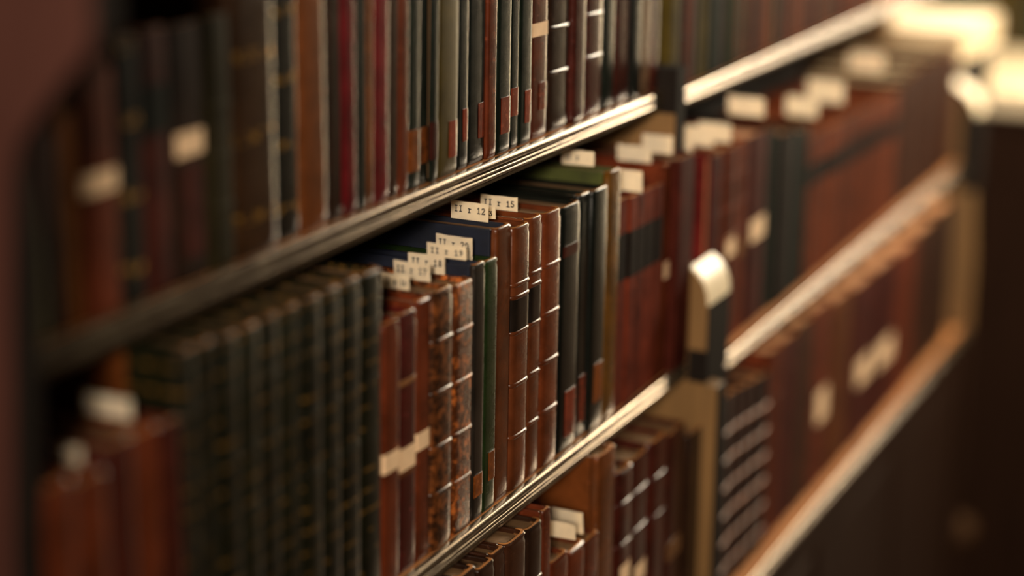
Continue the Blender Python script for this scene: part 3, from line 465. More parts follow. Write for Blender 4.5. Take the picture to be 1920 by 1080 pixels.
{'x': [1.0305, 1.0577], 'h': 0.1639, 'm': 'bandbrown2', 'label': 'rich red-brown ribbed book without dark panel, third of three alike', 'lean': 0.018, 'bands': [0.1307, 0.1001, 0.0693, 0.037], 'Y': -0.025, 'S': 1.0687, 'group': 'books on the middle shelf of the near bay'},
{'x': [1.0577, 1.0888], 'h': 0.1618, 'm': 'blackgreen', 'label': 'black-green book with broken pale edge, first of three dark ones', 'lean': 0.018, 'patch': [[0.0095, 0.04, 'redlabel', 0.35, 0.95], [0.1296, 0.1366, 'darkred', 0.1, 0.95]], 'Y': -0.025, 'S': 1.0687, 'group': 'books on the middle shelf of the near bay'},
{'x': [1.0888, 1.1067], 'h': 0.1639, 'm': 'blackgreen', 'label': 'slim black-green book, middle of three dark ones, middle shelf', 'lean': 0.018, 'patch': [[0.0113, 0.0426, 'redlabel', 0.35, 0.95]], 'Y': -0.025, 'S': 1.0687, 'group': 'books on the middle shelf of the near bay'},
{'x': [1.1067, 1.1326], 'h': 0.1632, 'm': 'blackgreen', 'label': 'black-green book with smooth edge, third of three dark ones beside ochre', 'lean': 0.018, 'patch': [[0.0185, 0.0453, 'orange', 0.3, 0.9]], 'Y': -0.025, 'S': 1.0687, 'group': 'books on the middle shelf of the near bay'},
{'x': [1.1326, 1.1537], 'h': 0.1708, 'm': 'ochreolive', 'label': 'ochre book with olive-green cover, between dark and small red books', 'lean': 0.018, 'board': 'oliveboard', 'Y': -0.025, 'S': 1.0687, 'group': 'books on the middle shelf of the near bay'},
{'x': [1.1537, 1.1716], 'h': 0.1469, 'm': 'setred', 'label': 'first of five small red-brown dark-labelled volumes beside the ochre book', 'lean': 0.015, 'patch': [[0.1234, 0.0911, 'darklabel', 0, 1]], 'Y': -0.025, 'S': 1.0687, 'group': 'books on the middle shelf of the near bay'},
{'x': [1.1716, 1.1868], 'h': 0.1462, 'm': 'setred', 'label': 'second of five small red-brown dark-labelled volumes beside the ochre book', 'lean': 0.015, 'patch': [[0.1228, 0.0907, 'darklabel', 0, 1]], 'Y': -0.025, 'S': 1.0687, 'group': 'books on the middle shelf of the near bay'},
{'x': [1.1868, 1.2033], 'h': 0.1453, 'm': 'setred', 'label': 'third of five small red-brown dark-labelled volumes beside the ochre book', 'lean': 0.015, 'patch': [[0.122, 0.0901, 'darklabel', 0, 1]], 'Y': -0.025, 'S': 1.0687, 'group': 'books on the middle shelf of the near bay'},
{'x': [1.2033, 1.2191], 'h': 0.1449, 'm': 'setred', 'label': 'fourth of five small red-brown dark-labelled volumes beside the ochre book', 'lean': 0.015, 'patch': [[0.1217, 0.0898, 'darklabel', 0, 1]], 'Y': -0.025, 'S': 1.0687, 'group': 'books on the middle shelf of the near bay'},
{'x': [1.2191, 1.2385], 'h': 0.1443, 'm': 'setred', 'label': 'fifth of five small red-brown dark-labelled volumes beside the ochre book', 'lean': 0.015, 'patch': [[0.1212, 0.0895, 'darklabel', 0, 1]], 'Y': -0.025, 'S': 1.0687, 'group': 'books on the middle shelf of the near bay'},
{'x': [1.2385, 1.2546], 'h': 0.1561, 'm': 'redbrown', 'label': 'bright red-brown book with white spot label, after five small volumes', 'lean': 0.015, 'patch': [[0.0724, 0.0846, 'paper', 0.3, 0.95]], 'Y': -0.025, 'S': 1.0687, 'group': 'books on the middle shelf of the near bay'},
{'x': [1.2546, 1.2863], 'h': 0.1578, 'm': 'darkred', 'label': 'dark red book last before the stepped upright, middle shelf', 'lean': 0.004, 'dy': -0.006, 'b': 0.0025, 'Y': -0.025, 'S': 1.0687, 'group': 'books on the middle shelf of the near bay'},
{'x': [1.337, 1.3426], 'h': 0.1615, 'm': 'crimson2', 'label': 'deep red book first past the stepped upright, middle shelf of far bay', 'Y': -0.025, 'S': 1.053, 'group': 'books on the middle shelf of the far bay'},
{'x': [1.3426, 1.3728], 'h': 0.1591, 'm': 'darkred', 'label': 'dark red book second past the stepped upright, far bay middle shelf', 'bands': [0.0477, 0.0795, 0.1114], 'Y': -0.025, 'S': 1.053, 'group': 'books on the middle shelf of the far bay'},
{'x': [1.3728, 1.4054], 'h': 0.1589, 'm': 'redbrown', 'label': 'red-brown ribbed book with white spot label, third past the stepped upright', 'patch': [[0.0721, 0.0891, 'paper', 0.2, 0.95]], 'bands': [0.0874, 0.1112, 0.1351], 'Y': -0.025, 'S': 1.053, 'group': 'books on the middle shelf of the far bay'},
{'x': [1.4054, 1.4326], 'h': 0.1586, 'm': 'redbrown', 'label': 'red-brown book with pale spot, between ribbed book and white-labelled dark red', 'patch': [[0.0659, 0.0795, 'tan', 0.2, 0.95]], 'bands': [0.0872, 0.111, 0.1348], 'Y': -0.025, 'S': 1.053, 'group': 'books on the middle shelf of the far bay'},
{'x': [1.4326, 1.4852], 'h': 0.1582, 'm': 'darkred', 'label': 'dark red book with white label, touching three dark green ones', 'patch': [[0.0697, 0.0879, 'paper', 0.2, 1]], 'Y': -0.025, 'S': 1.053, 'group': 'books on the middle shelf of the far bay'},
{'x': [1.4852, 1.5115], 'h': 0.1533, 'm': 'dkgreen', 'label': 'narrow dark green book, first of three, middle shelf of far bay', 'Y': -0.025, 'S': 1.053, 'group': 'books on the middle shelf of the far bay'},
{'x': [1.5115, 1.558], 'h': 0.147, 'm': 'blackbrown', 'label': 'broad blackish book between two dark green ones, far bay middle shelf', 'Y': -0.025, 'S': 1.053, 'group': 'books on the middle shelf of the far bay'},
{'x': [1.558, 1.5987], 'h': 0.1423, 'm': 'dkgreen', 'label': 'dark green book beside the long uniform red-brown set', 'Y': -0.025, 'S': 1.053, 'group': 'books on the middle shelf of the far bay'},
{'x': [1.5987, 1.623], 'h': 0.131, 'm': 'setbrown', 'label': 'first of thirteen uniform red-brown volumes with dark band, far bay', 'patch': [[0.1048, 0.0865, 'darklabel', 0, 1]], 'Y': -0.025, 'S': 1.053, 'group': 'books on the middle shelf of the far bay'},
{'x': [1.623, 1.6474], 'h': 0.1304, 'm': 'setbrown', 'label': 'second of thirteen uniform red-brown volumes with dark band, far bay', 'patch': [[0.1043, 0.0861, 'darklabel', 0, 1]], 'Y': -0.025, 'S': 1.053, 'group': 'books on the middle shelf of the far bay'},
{'x': [1.6474, 1.6717], 'h': 0.1298, 'm': 'setbrown', 'label': 'third of thirteen uniform red-brown volumes with dark band, far bay', 'patch': [[0.1038, 0.0857, 'darklabel', 0, 1]], 'Y': -0.025, 'S': 1.053, 'group': 'books on the middle shelf of the far bay'},
{'x': [1.6717, 1.696], 'h': 0.1292, 'm': 'setbrown', 'label': 'fourth of thirteen uniform red-brown volumes with dark band, far bay', 'patch': [[0.1034, 0.0853, 'darklabel', 0, 1]], 'Y': -0.025, 'S': 1.053, 'group': 'books on the middle shelf of the far bay'},
{'x': [1.696, 1.7204], 'h': 0.1286, 'm': 'setbrown', 'label': 'fifth of thirteen uniform red-brown volumes with dark band, far bay', 'patch': [[0.1029, 0.0849, 'darklabel', 0, 1]], 'Y': -0.025, 'S': 1.053, 'group': 'books on the middle shelf of the far bay'},
{'x': [1.7204, 1.7447], 'h': 0.128, 'm': 'setbrown', 'label': 'sixth of thirteen uniform red-brown volumes with dark band, far bay', 'patch': [[0.1024, 0.0845, 'darklabel', 0, 1]], 'Y': -0.025, 'S': 1.053, 'group': 'books on the middle shelf of the far bay'},
{'x': [1.7447, 1.769], 'h': 0.1274, 'm': 'setbrown', 'label': 'seventh of thirteen uniform red-brown volumes with dark band, far bay', 'patch': [[0.1019, 0.0841, 'darklabel', 0, 1]], 'Y': -0.025, 'S': 1.053, 'group': 'books on the middle shelf of the far bay'},
{'x': [1.769, 1.7934], 'h': 0.1268, 'm': 'setbrown', 'label': 'eighth of thirteen uniform red-brown volumes with dark band, far bay', 'patch': [[0.1014, 0.0837, 'darklabel', 0, 1]], 'Y': -0.025, 'S': 1.053, 'group': 'books on the middle shelf of the far bay'},
{'x': [1.7934, 1.8177], 'h': 0.1262, 'm': 'setbrown', 'label': 'ninth of thirteen uniform red-brown volumes with dark band, far bay', 'patch': [[0.101, 0.0833, 'darklabel', 0, 1]], 'Y': -0.025, 'S': 1.053, 'group': 'books on the middle shelf of the far bay'},
{'x': [1.8177, 1.842], 'h': 0.1256, 'm': 'setbrown', 'label': 'tenth of thirteen uniform red-brown volumes with dark band, far bay', 'patch': [[0.1005, 0.0829, 'darklabel', 0, 1]], 'Y': -0.025, 'S': 1.053, 'group': 'books on the middle shelf of the far bay'},
{'x': [1.842, 1.8663], 'h': 0.125, 'm': 'setbrown', 'label': 'eleventh of thirteen uniform red-brown volumes with dark band, far bay', 'patch': [[0.1, 0.0825, 'darklabel', 0, 1]], 'Y': -0.025, 'S': 1.053, 'group': 'books on the middle shelf of the far bay'},
{'x': [1.8663, 1.8907], 'h': 0.1244, 'm': 'setbrown', 'label': 'twelfth of thirteen uniform red-brown volumes with dark band, far bay', 'patch': [[0.0995, 0.0821, 'darklabel', 0, 1]], 'Y': -0.025, 'S': 1.053, 'group': 'books on the middle shelf of the far bay'},
{'x': [1.8907, 1.915], 'h': 0.1238, 'm': 'setbrown', 'label': 'thirteenth of thirteen uniform red-brown volumes with dark band, far bay', 'patch': [[0.099, 0.0817, 'darklabel', 0, 1]], 'Y': -0.025, 'S': 1.053, 'group': 'books on the middle shelf of the far bay'},
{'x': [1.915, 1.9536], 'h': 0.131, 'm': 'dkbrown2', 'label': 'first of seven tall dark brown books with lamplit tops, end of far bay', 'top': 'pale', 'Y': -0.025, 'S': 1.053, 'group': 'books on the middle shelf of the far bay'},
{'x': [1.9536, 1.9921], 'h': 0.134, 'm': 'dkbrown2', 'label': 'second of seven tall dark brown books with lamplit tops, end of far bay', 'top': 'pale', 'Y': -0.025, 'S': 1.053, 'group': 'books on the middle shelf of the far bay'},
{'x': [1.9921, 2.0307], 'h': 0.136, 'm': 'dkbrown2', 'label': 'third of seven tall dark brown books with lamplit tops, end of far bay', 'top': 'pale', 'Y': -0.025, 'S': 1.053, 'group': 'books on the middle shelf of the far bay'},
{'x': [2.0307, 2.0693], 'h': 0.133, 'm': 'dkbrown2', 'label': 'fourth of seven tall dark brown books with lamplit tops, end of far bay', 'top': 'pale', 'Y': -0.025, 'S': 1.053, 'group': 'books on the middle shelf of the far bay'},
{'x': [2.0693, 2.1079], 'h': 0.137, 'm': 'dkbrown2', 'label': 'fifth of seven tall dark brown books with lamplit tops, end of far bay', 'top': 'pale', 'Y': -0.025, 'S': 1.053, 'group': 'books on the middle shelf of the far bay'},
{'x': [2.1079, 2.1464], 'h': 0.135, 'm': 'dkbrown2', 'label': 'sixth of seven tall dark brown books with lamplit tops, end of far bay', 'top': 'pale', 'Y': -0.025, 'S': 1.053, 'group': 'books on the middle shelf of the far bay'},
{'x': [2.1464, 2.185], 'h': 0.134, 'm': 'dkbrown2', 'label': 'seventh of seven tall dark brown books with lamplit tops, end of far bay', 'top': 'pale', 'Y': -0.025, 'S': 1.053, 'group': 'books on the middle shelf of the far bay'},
{'x': [0.8924, 0.9143], 'h': 0.1877, 'm': 'dkbrown', 'label': 'dark brown book with lit head, nearest shown on the bottom shelf', 'Y': -0.04, 'S': 0.866, 'group': 'books on the bottom shelf of the near bay'},
{'x': [0.9143, 0.9355], 'h': 0.1841, 'm': 'dkbrown', 'label': 'dark brown book with lit head, second shown on the bottom shelf', 'Y': -0.04, 'S': 0.866, 'group': 'books on the bottom shelf of the near bay'},
{'x': [0.9355, 0.9523], 'h': 0.1851, 'm': 'dkbrown2', 'label': 'thin dark brown book with lit head, third shown on the bottom shelf', 'Y': -0.04, 'S': 0.866, 'group': 'books on the bottom shelf of the near bay'},
{'x': [0.9523, 0.9813], 'h': 0.1848, 'm': 'dkbrown2', 'label': 'dark brown book with long lit head, bottom shelf, two before thin red', 'bands': [0.1109, 0.1479], 'Y': -0.04, 'S': 0.866, 'group': 'books on the bottom shelf of the near bay'},
{'x': [0.9813, 1.006], 'h': 0.1831, 'm': 'dkbrown', 'label': 'dark brown book right before the thin tall red one, bottom shelf', 'bands': [0.1099, 0.1465], 'Y': -0.04, 'S': 0.866, 'group': 'books on the bottom shelf of the near bay'},
{'x': [1.006, 1.0175], 'h': 0.1868, 'm': 'redbrown', 'label': 'thin tall red-brown book, bottom shelf, beside three white slips', 'Y': -0.04, 'S': 0.866, 'group': 'books on the bottom shelf of the near bay'},
{'x': [1.0175, 1.045], 'h': 0.1475, 'm': 'redbrown2', 'label': 'red-brown book under the white slips, first of three short ones', 'Y': -0.04, 'S': 0.866, 'group': 'books on the bottom shelf of the near bay'},
{'x': [1.045, 1.0723], 'h': 0.1439, 'm': 'redbrown2', 'label': 'red-brown book under the white slips, middle of three short ones', 'Y': -0.04, 'S': 0.866, 'group': 'books on the bottom shelf of the near bay'},
{'x': [1.0723, 1.098], 'h': 0.1407, 'm': 'redbrown2', 'label': 'red-brown book third of three short ones, against a tall brown one', 'Y': -0.04, 'S': 0.866, 'group': 'books on the bottom shelf of the near bay'},
{'x': [1.098, 1.1283], 'h': 0.1912, 'm': 'brown', 'label': 'tall brown book right after three short ones, bottom shelf', 'Y': -0.04, 'S': 0.866, 'group': 'books on the bottom shelf of the near bay'},
{'x': [1.1283, 1.1553], 'h': 0.1698, 'm': 'darkred', 'label': 'dark red ribbed book with white label, bottom shelf of near bay', 'patch': [[0.0854, 0.099, 'paper', 0.2, 1]], 'bands': [0.145, 0.1146], 'Y': -0.04, 'S': 0.866, 'group': 'books on the bottom shelf of the near bay'},
{'x': [1.1553, 1.191], 'h': 0.1685, 'm': 'darkred', 'label': 'dark red ribbed book beside the tan-labelled one, white foot label', 'patch': [[0.0736, 0.0864, 'paper', 0.3, 1]], 'bands': [0.1427, 0.1137], 'Y': -0.04, 'S': 0.866, 'group': 'books on the bottom shelf of the near bay'},
{'x': [1.191, 1.2229], 'h': 0.1702, 'm': 'darkred', 'label': 'dark red ribbed book between white-labelled and tan-labelled, bottom shelf', 'bands': [0.1419, 0.1122], 'Y': -0.04, 'S': 0.866, 'group': 'books on the bottom shelf of the near bay'},
{'x': [1.2229, 1.2609], 'h': 0.1655, 'm': 'darkred', 'label': 'dark red book with curved tan label, bottom shelf, second from upright', 'patch': [[0.0666, 0.0808, 'tan', 0.1, 1]], 'Y': -0.04, 'S': 0.866, 'group': 'books on the bottom shelf of the near bay'},
{'x': [1.2609, 1.3023], 'h': 0.1548, 'm': 'dkbrown', 'label': 'dark brown book against the upright, bottom shelf of near bay', 'b': 0.003, 'dy': -0.003, 'Y': -0.04, 'S': 0.866, 'group': 'books on the bottom shelf of the near bay'},
{'x': [1.306, 1.3727], 'h': 0.1681, 'm': 'dkbrown3', 'label': 'first of five dark heavily ribbed volumes, bottom shelf of far bay', 'bands': [0.0202, 0.0437, 0.0673, 0.0908, 0.1143, 0.1379], 'bandm': 'litwornband', 'bh': 1.0, 'Y': -0.04, 'S': 0.854, 'group': 'books on the bottom shelf of the far bay'},
{'x': [1.3727, 1.3933], 'h': 0.1657, 'm': 'dkbrown3', 'label': 'second of five dark heavily ribbed volumes, bottom shelf of far bay', 'bands': [0.0199, 0.0431, 0.0663, 0.0895, 0.1127, 0.1359], 'bandm': 'litwornband', 'bh': 1.0, 'Y': -0.04, 'S': 0.854, 'group': 'books on the bottom shelf of the far bay'},
{'x': [1.3933, 1.4145], 'h': 0.1633, 'm': 'dkbrown3', 'label': 'third of five dark heavily ribbed volumes, bottom shelf of far bay', 'bands': [0.0196, 0.0425, 0.0653, 0.0882, 0.111, 0.1339], 'bandm': 'litwornband', 'bh': 1.0, 'Y': -0.04, 'S': 0.854, 'group': 'books on the bottom shelf of the far bay'},
{'x': [1.4145, 1.4363], 'h': 0.1612, 'm': 'dkbrown3', 'label': 'fourth of five dark heavily ribbed volumes, bottom shelf of far bay', 'bands': [0.0193, 0.0419, 0.0645, 0.0871, 0.1096, 0.1322], 'bandm': 'litwornband', 'bh': 1.0, 'Y': -0.04, 'S': 0.854, 'group': 'books on the bottom shelf of the far bay'},
{'x': [1.4363, 1.4662], 'h': 0.1579, 'm': 'dkbrown3', 'label': 'fifth of five dark heavily ribbed volumes, bottom shelf of far bay', 'bands': [0.019, 0.0411, 0.0632, 0.0853, 0.1074, 0.1295], 'bandm': 'litwornband', 'bh': 1.0, 'Y': -0.04, 'S': 0.854, 'group': 'books on the bottom shelf of the far bay'},
{'x': [1.4662, 1.503], 'h': 0.1714, 'm': 'redbrown', 'label': 'red-brown book after the five ribbed volumes, bottom shelf of far bay', 'bands': [0.1285], 'Y': -0.04, 'S': 0.854, 'group': 'books on the bottom shelf of the far bay'},
{'x': [1.503, 1.5482], 'h': 0.1706, 'm': 'darkred', 'label': 'dark red book, second after the five ribbed volumes, bottom shelf', 'Y': -0.04, 'S': 0.854, 'group': 'books on the bottom shelf of the far bay'},
{'x': [1.5482, 1.5947], 'h': 0.1725, 'm': 'dkbrown2', 'label': 'dark brown book, third after the five ribbed volumes, bottom shelf', 'Y': -0.04, 'S': 0.854, 'group': 'books on the bottom shelf of the far bay'},
{'x': [1.5947, 1.6521], 'h': 0.1736, 'm': 'redbrown', 'label': 'red-brown book with large white label and lit head, bottom shelf, far bay', 'patch': [[0.0617, 0.0927, 'paper', 0.3, 1]], 'Y': -0.04, 'S': 0.854, 'group': 'books on the bottom shelf of the far bay'},
{'x': [1.6521, 1.7194], 'h': 0.1676, 'm': 'brown', 'label': 'brown book following the large white-labelled one, bottom shelf, far bay', 'Y': -0.04, 'S': 0.854, 'group': 'books on the bottom shelf of the far bay'},
{'x': [1.7194, 1.802], 'h': 0.1635, 'm': 'darkred', 'label': 'dark red book with lower white label of two, bottom shelf, far bay', 'patch': [[0.0582, 0.0832, 'paper', 0.3, 1]], 'Y': -0.04, 'S': 0.854, 'group': 'books on the bottom shelf of the far bay'},
{'x': [1.802, 1.8874], 'h': 0.1624, 'm': 'darkred', 'label': 'dark red book with upper white label of two, bottom shelf, far bay', 'patch': [[0.0544, 0.0792, 'paper', 0.2, 1]], 'Y': -0.04, 'S': 0.854, 'group': 'books on the bottom shelf of the far bay'},
{'x': [1.8874, 1.9709], 'h': 0.1594, 'm': 'redbrown', 'label': 'red-brown book after the two white-labelled dark red ones, bottom shelf', 'Y': -0.04, 'S': 0.854, 'group': 'books on the bottom shelf of the far bay'},
{'x': [1.9709, 2.0607], 'h': 0.1619, 'm': 'dkbrown2', 'label': 'dark brown book second from the far end panel, bottom shelf', 'Y': -0.04, 'S': 0.854, 'group': 'books on the bottom shelf of the far bay'},
{'x': [2.0607, 2.1518], 'h': 0.1658, 'm': 'dkbrown', 'label': 'dark brown book against the far end panel, bottom shelf', 'Y': -0.04, 'S': 0.854, 'group': 'books on the bottom shelf of the far bay'},
]
SLIPS = [
{'x': 0.6363, 'y': [0.0164, -0.0091], 'z': [1.222, 1.2339], 'text': '', 'label': 'big blurred white slip on the dark red book near the end panel', 'tilt': 0},
{'x': 0.5971, 'y': [-0.0003, -0.0118], 'z': [1.2175, 1.225], 'text': '', 'label': 'small blurred white slip on the first red-brown book beside the end panel', 'tilt': 0},
{'x': 0.8919, 'y': [0.0099, -0.007], 'z': [1.2165, 1.2269], 'text': 'II r 16', 'label': 'cream slip typed 16, lowest of the numbered slips', 'tilt': 0},
{'x': 0.9137, 'y': [0.0144, -0.0091], 'z': [1.2175, 1.2284], 'text': 'II r 17', 'label': 'cream slip typed 17, second of the rising row of numbered slips', 'tilt': 0},
{'x': 0.9324, 'y': [0.0153, -0.0082], 'z': [1.2175, 1.2282], 'text': 'II r 18', 'label': 'cream slip typed 18, third of the rising row of numbered slips', 'tilt': 0},
{'x': 0.9405, 'y': [0.0072, -0.0179], 'z': [1.2252, 1.2334], 'text': 'II r 19', 'label': 'cream slip typed 19, half hidden between slips 18 and 20', 'tilt': 0},
{'x': 0.958, 'y': [0.0108, -0.0133], 'z': [1.2171, 1.2343], 'text': 'II r 20', 'label': 'cream slip typed 20, standing before the navy cloth cover', 'tilt': 0},
{'x': 0.983, 'y': [0.0135, -0.0106], 'z': [1.2376, 1.2485], 'text': 'II r 12', 'label': 'cream slip typed 12, right beneath the upper shelf moulding', 'tilt': 0},
{'x': 0.999, 'y': [0.0173, -0.0078], 'z': [1.2355, 1.2429], 'text': 'II r 13', 'label': 'cream slip mostly hidden behind slip 12, only a 3 showing', 'tilt': 0},
{'x': 1.037, 'y': [0.0203, -0.0043], 'z': [1.2297, 1.2408], 'text': 'II r 15', 'label': 'cream slip typed 15, behind slip 12, on a brown ribbed book', 'tilt': 0},
{'x': 1.1447, 'y': [0.0137, -0.01], 'z': [1.2405, 1.2504], 'text': 'II r', 'label': 'faintly typed cream slip over the olive-covered ochre book', 'tilt': 0},
{'x': 1.243, 'y': [0.0134, -0.0124], 'z': [1.2251, 1.2365], 'text': '', 'label': 'blurred cream slip above the small red volumes, higher of two', 'tilt': 0},
{'x': 1.185, 'y': [-0.0123, -0.0285], 'z': [1.2172, 1.2318], 'text': '', 'label': 'blurred cream slip just past the ochre book, lower of two', 'tilt': 0},
{'x': 1.272, 'y': [0.0058, -0.0174], 'z': [1.2265, 1.2401], 'text': '', 'label': 'blurred cream slip right before the upright, middle shelf of near bay', 'tilt': 0},
{'x': 1.33, 'y': [0.0121, -0.0119], 'z': [1.2179, 1.2321], 'text': '', 'label': 'blurred cream slip first past the upright, middle shelf of far bay', 'tilt': 0},
{'x': 1.355, 'y': [0.0057, -0.0198], 'z': [1.2175, 1.2326], 'text': '', 'label': 'blurred cream slip second past the upright, middle shelf of far bay', 'tilt': 0},
{'x': 1.385, 'y': [0.0036, -0.0231], 'z': [1.2158, 1.2304], 'text': '', 'label': 'blurred cream slip third past the upright, middle shelf of far bay', 'tilt': 0},
{'x': 1.445, 'y': [0.0004, -0.03], 'z': [1.2266, 1.2419], 'text': '', 'label': 'square blurred cream slip alone on the white-labelled dark red book, far bay', 'tilt': 0},
{'x': 1.57, 'y': [-0.0091, -0.0376], 'z': [1.2061, 1.2241], 'text': '', 'label': 'blurred bright slip, lower of two overlapping on the far green books', 'tilt': 0},
{'x': 1.66, 'y': [-0.0013, -0.035], 'z': [1.2042, 1.2244], 'text': '', 'label': 'blurred bright slip, upper of two overlapping on the uniform red-brown set', 'tilt': 0},
{'x': 1.86, 'y': [0.0165, -0.0199], 'z': [1.2027, 1.2208], 'text': '', 'label': 'dim pinkish blurred slip near the far end of the uniform set', 'tilt': 0},
{'x': 1.115, 'y': [-0.0004, -0.0277], 'z': [1.0204, 1.0295], 'text': '', 'label': 'white slip highest of three on the bottom shelf of near bay', 'tilt': 0},
{'x': 1.072, 'y': [-0.0149, -0.0379], 'z': [1.0131, 1.0284], 'text': '', 'label': 'white slip middle of three on the bottom shelf of near bay', 'tilt': 0},
{'x': 1.045, 'y': [-0.0217, -0.0438], 'z': [1.02, 1.031], 'text': '', 'label': 'white slip lowest of three on the bottom shelf of near bay', 'tilt': 0},
]

for i, s in enumerate(BOOKS): build_book(s, i)

# ------------------------------------------------------------------ paper slips with typed shelf marks
GLYPH = {  # strokes in a 0..1 box
 'I': [[(.2, 0), (.8, 0)], [(.5, 0), (.5, 1)], [(.2, 1), (.8, 1)]],
 'r': [[(.1, .68), (.35, .68), (.35, 0)], [(.1, 0), (.65, 0)], [(.35, .45), (.55, .66), (.85, .62)]],
 '1': [[(.2, .8), (.5, 1), (.5, 0)], [(.15, 0), (.85, 0)]],
 '2': [[(.12, .78), (.3, .98), (.7, .98), (.86, .76), (.7, .5), (.12, 0), (.88, 0), (.88, .12)]],
 '3': [[(.12, .95), (.85, .95), (.45, .58), (.75, .52), (.86, .3), (.7, .04), (.35, 0), (.1, .15)]],
 '5': [[(.82, 1), (.22, 1), (.18, .55), (.6, .62), (.86, .35), (.7, .05), (.35, 0), (.1, .14)]],
 '6': [[(.8, .95), (.4, .85), (.15, .4), (.25, .06), (.6, 0), (.85, .25), (.7, .5), (.4, .52), (.16, .35)]],
 '7': [[(.14, .85), (.14, 1), (.88, 1), (.5, .4), (.42, 0)]],
 '8': [[(.5, .54), (.2, .72), (.3, .96), (.7, .96), (.8, .72), (.5, .54), (.14, .28), (.28, .02), (.72, .02), (.86, .28), (.5, .54)]],
 '9': [[(.2, .05), (.6, .15), (.85, .6), (.75, .94), (.4, 1), (.15, .75), (.3, .5), (.6, .48), (.84, .65)]],
 '0': [[(.5, 0), (.2, .18), (.14, .5), (.2, .82), (.5, 1), (.8, .82), (.86, .5), (.8, .18), (.5, 0)]],
}
def typed(text, y_left, z_base, cw, ch, xf):
    """typed characters read along -Y, lying on the -X face of a slip"""
    bm = bmesh.new(); lw = ch*.09
    for k, c in enumerate(text):
        jz = random.uniform(-.00012, .00012)
        for st in GLYPH.get(c, []):
            for (a, b), (c2, d) in zip(st[:-1], st[1:]):
                p = Vector((y_left - (k+a*.78)*cw, z_base+jz + b*ch)); q = Vector((y_left - (k+c2*.78)*cw, z_base+jz + d*ch))
                t = (q-p); L = t.length
                if L < 1e-7: continue
                t /= L; nn = Vector((-t.y, t.x))*lw; p -= t*lw*.8; q += t*lw*.8
                vs_ = []
                for dx in (0, -.00006):
                    vs_.append([bm.verts.new((xf+dx, *(v))) for v in (p+nn, q+nn, q-nn, p-nn)])
                A, B = vs_
                bm.faces.new(B); bm.faces.new(A[::-1])
                for j in range(4): bm.faces.new((A[j], A[(j+1) % 4], B[(j+1) % 4], B[j]))
    return bm
for s in SLIPS:
    yl, yr = s['y']; z0, z1 = s['z']; L = yl-yr; H = z1-z0
    root = bpy.data.objects.new('tmp', None)
    bm = bmesh.new(); N = 8; bow = random.uniform(-.0007, .0007); th = .00018
    A = []
    sk = random.uniform(-.012, .012)
    for dx in (0, th):
        for z in (0, H):
            A.append([bm.verts.new((dx + bow*math.sin(math.pi*k/N)*(z/H), L/2-L*k/N + sk*z, z + (.0004*(z/H)*math.sin(k*1.7)*.3))) for k in range(N+1)])
    a, b2, c, d = A
    for k in range(N):
        bm.faces.new((a[k], a[k+1], b2[k+1], b2[k])); bm.faces.new((c[k+1], c[k], d[k], d[k+1])); bm.faces.new((b2[k], b2[k+1], d[k+1], d[k])); bm.faces.new((a[k+1], a[k], c[k], c[k+1]))
    bm.faces.new((a[0], b2[0], d[0], c[0])); bm.faces.new((a[N], c[N], d[N], b2[N]))
    o = finish('paper_slip', bm, 'slip', None, 40)
    o.location = (s['x'], (yl+yr)/2, z0); o.rotation_euler = (random.uniform(-.02, .02), random.uniform(-.10, .03), random.uniform(-.05, .05))
    tag(o, s['label'], 'paper slip', 'paper slips tucked into the books')
    if s['text']:
        cw = L/8.3; ch = min(.0034, H*.36)
        finish('typed_text', typed(s['text'], L/2 - L*.10, H-.0012-ch-.0016, cw, ch, min(0, bow)-.0001), 'ink', o)

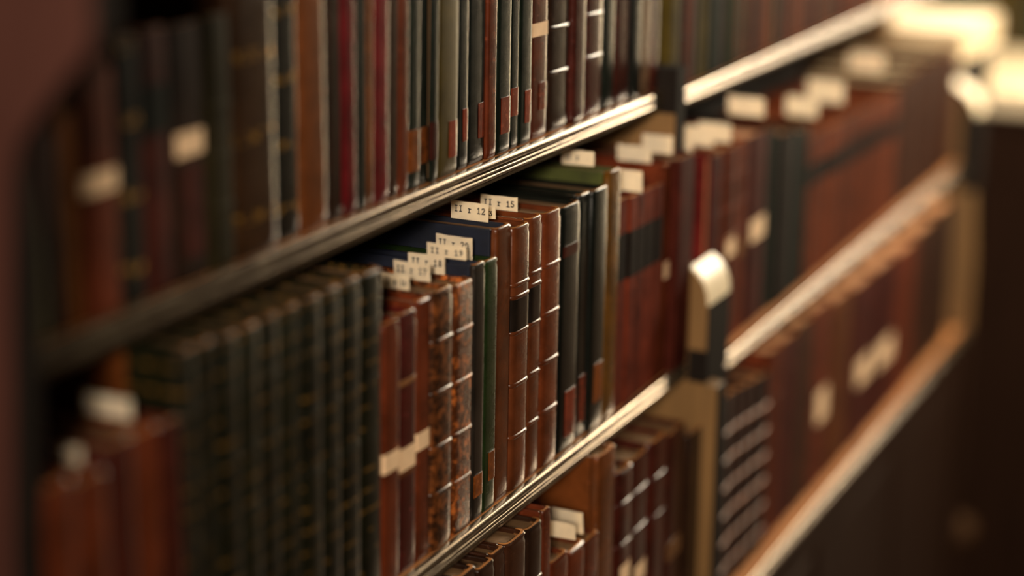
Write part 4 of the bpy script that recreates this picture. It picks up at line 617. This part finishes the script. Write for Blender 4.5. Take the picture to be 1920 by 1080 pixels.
# ------------------------------------------------------------------ waist-high cabinet at the end of the aisle with a lamplit ledge
CB = tag(empty('cabinet', (0, 0, 0)), 'dark cabinet across the end of the aisle with a bright lamplit ledge', 'cabinet')
X0 = 2.45; ZL = 1.1
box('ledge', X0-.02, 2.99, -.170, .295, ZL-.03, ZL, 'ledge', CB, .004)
box('carcass', X0+.015, 2.99, -.155, .29, .08, ZL-.03, 'basewood', CB)
box('plinth', X0+.03, 2.98, -.145, .28, 0, .08, 'darkwood', CB)
dr = box('door', X0, X0+.016, -.145, .282, .10, ZL-.05, 'basewood', CB, .002)
box('door_panel', X0-.004, X0, -.085, .222, .17, ZL-.12, 'basewood', dr, .002)
bm = bmesh.new(); bmesh.ops.create_uvsphere(bm, u_segments=16, v_segments=10, radius=.022)
kb = finish('knob', bm, 'knob', dr, 60); kb.location = (X0-.020, -.017, .506)
box('upper_back', 2.96, 2.99, -.12, .295, ZL, 1.40, 'basewood', CB)
box('upper_side', 2.80, 2.96, -.135, -.12, ZL, 1.40, 'basewood', CB)
YB = [.185, .150, .112, .078, .04, .008, -.03, -.06]
OL = ['olive', 'green', 'oliveboard', 'olive', 'dkolive', 'oliveboard', 'olive', 'oliveboard', 'dkolive', 'olive']
PL = ['first', 'second', 'third', 'fourth', 'fifth', 'sixth', 'seventh', 'eighth', 'ninth', 'tenth']
for k in range(7):
    w = YB[k]-YB[k+1]-.0005; h = .25+.02*math.sin(k*2.1); b = w*.2; yc = (YB[k]+YB[k+1])/2
    root = empty('book', (2.816, yc, ZL), f'olive-green book on the lamplit cabinet ledge, {PL[k]} counting out from the wall', 'book', 'olive books above the cabinet ledge')
    root.rotation_euler = (0, 0, -math.pi/2)
    bm = bmesh.new(); shell(bm, w, b, 8, [(0, .001), (.002, 0), (h*.5, 0), (h-.003, 0), (h, .001)], .002); finish('spine', bm, OL[k], root, 50)
    for sx in (-1, 1): box('cover_board', min(sx*w/2, sx*(w/2-.003)), max(sx*w/2, sx*(w/2-.003)), b+.001, .135, 0, h, OL[k], root, .0006)
    box('page_block', -w/2+.0033, w/2-.0033, b+.001, .131, .003, h-.004, 'page', root)

# a pale volume lying flat on the pier at the end of the far bay
root = empty('book', (2.228, -.020, 1.163), 'pale vellum book lying flat on the pier past the far bay, glowing under lamp', 'book')
prism('spine', [(x, y) for x, y in [(.195 + .012*math.sin(math.pi*k/8), .036*k/8) for k in range(9)] + [(.193 + .010*math.sin(math.pi*k/8), .002 + .032*k/8) for k in range(8, -1, -1)]], 'y', 0, .13, 'vellum', root, smooth=50)
box('cover_board', 0, .194, 0, .13, 0, .003, 'vellum', root, .0008); box('cover_board', 0, .194, 0, .13, .033, .036, 'vellum', root, .0008)
box('page_block', .003, .192, .003, .127, .003, .033, 'pale', root)
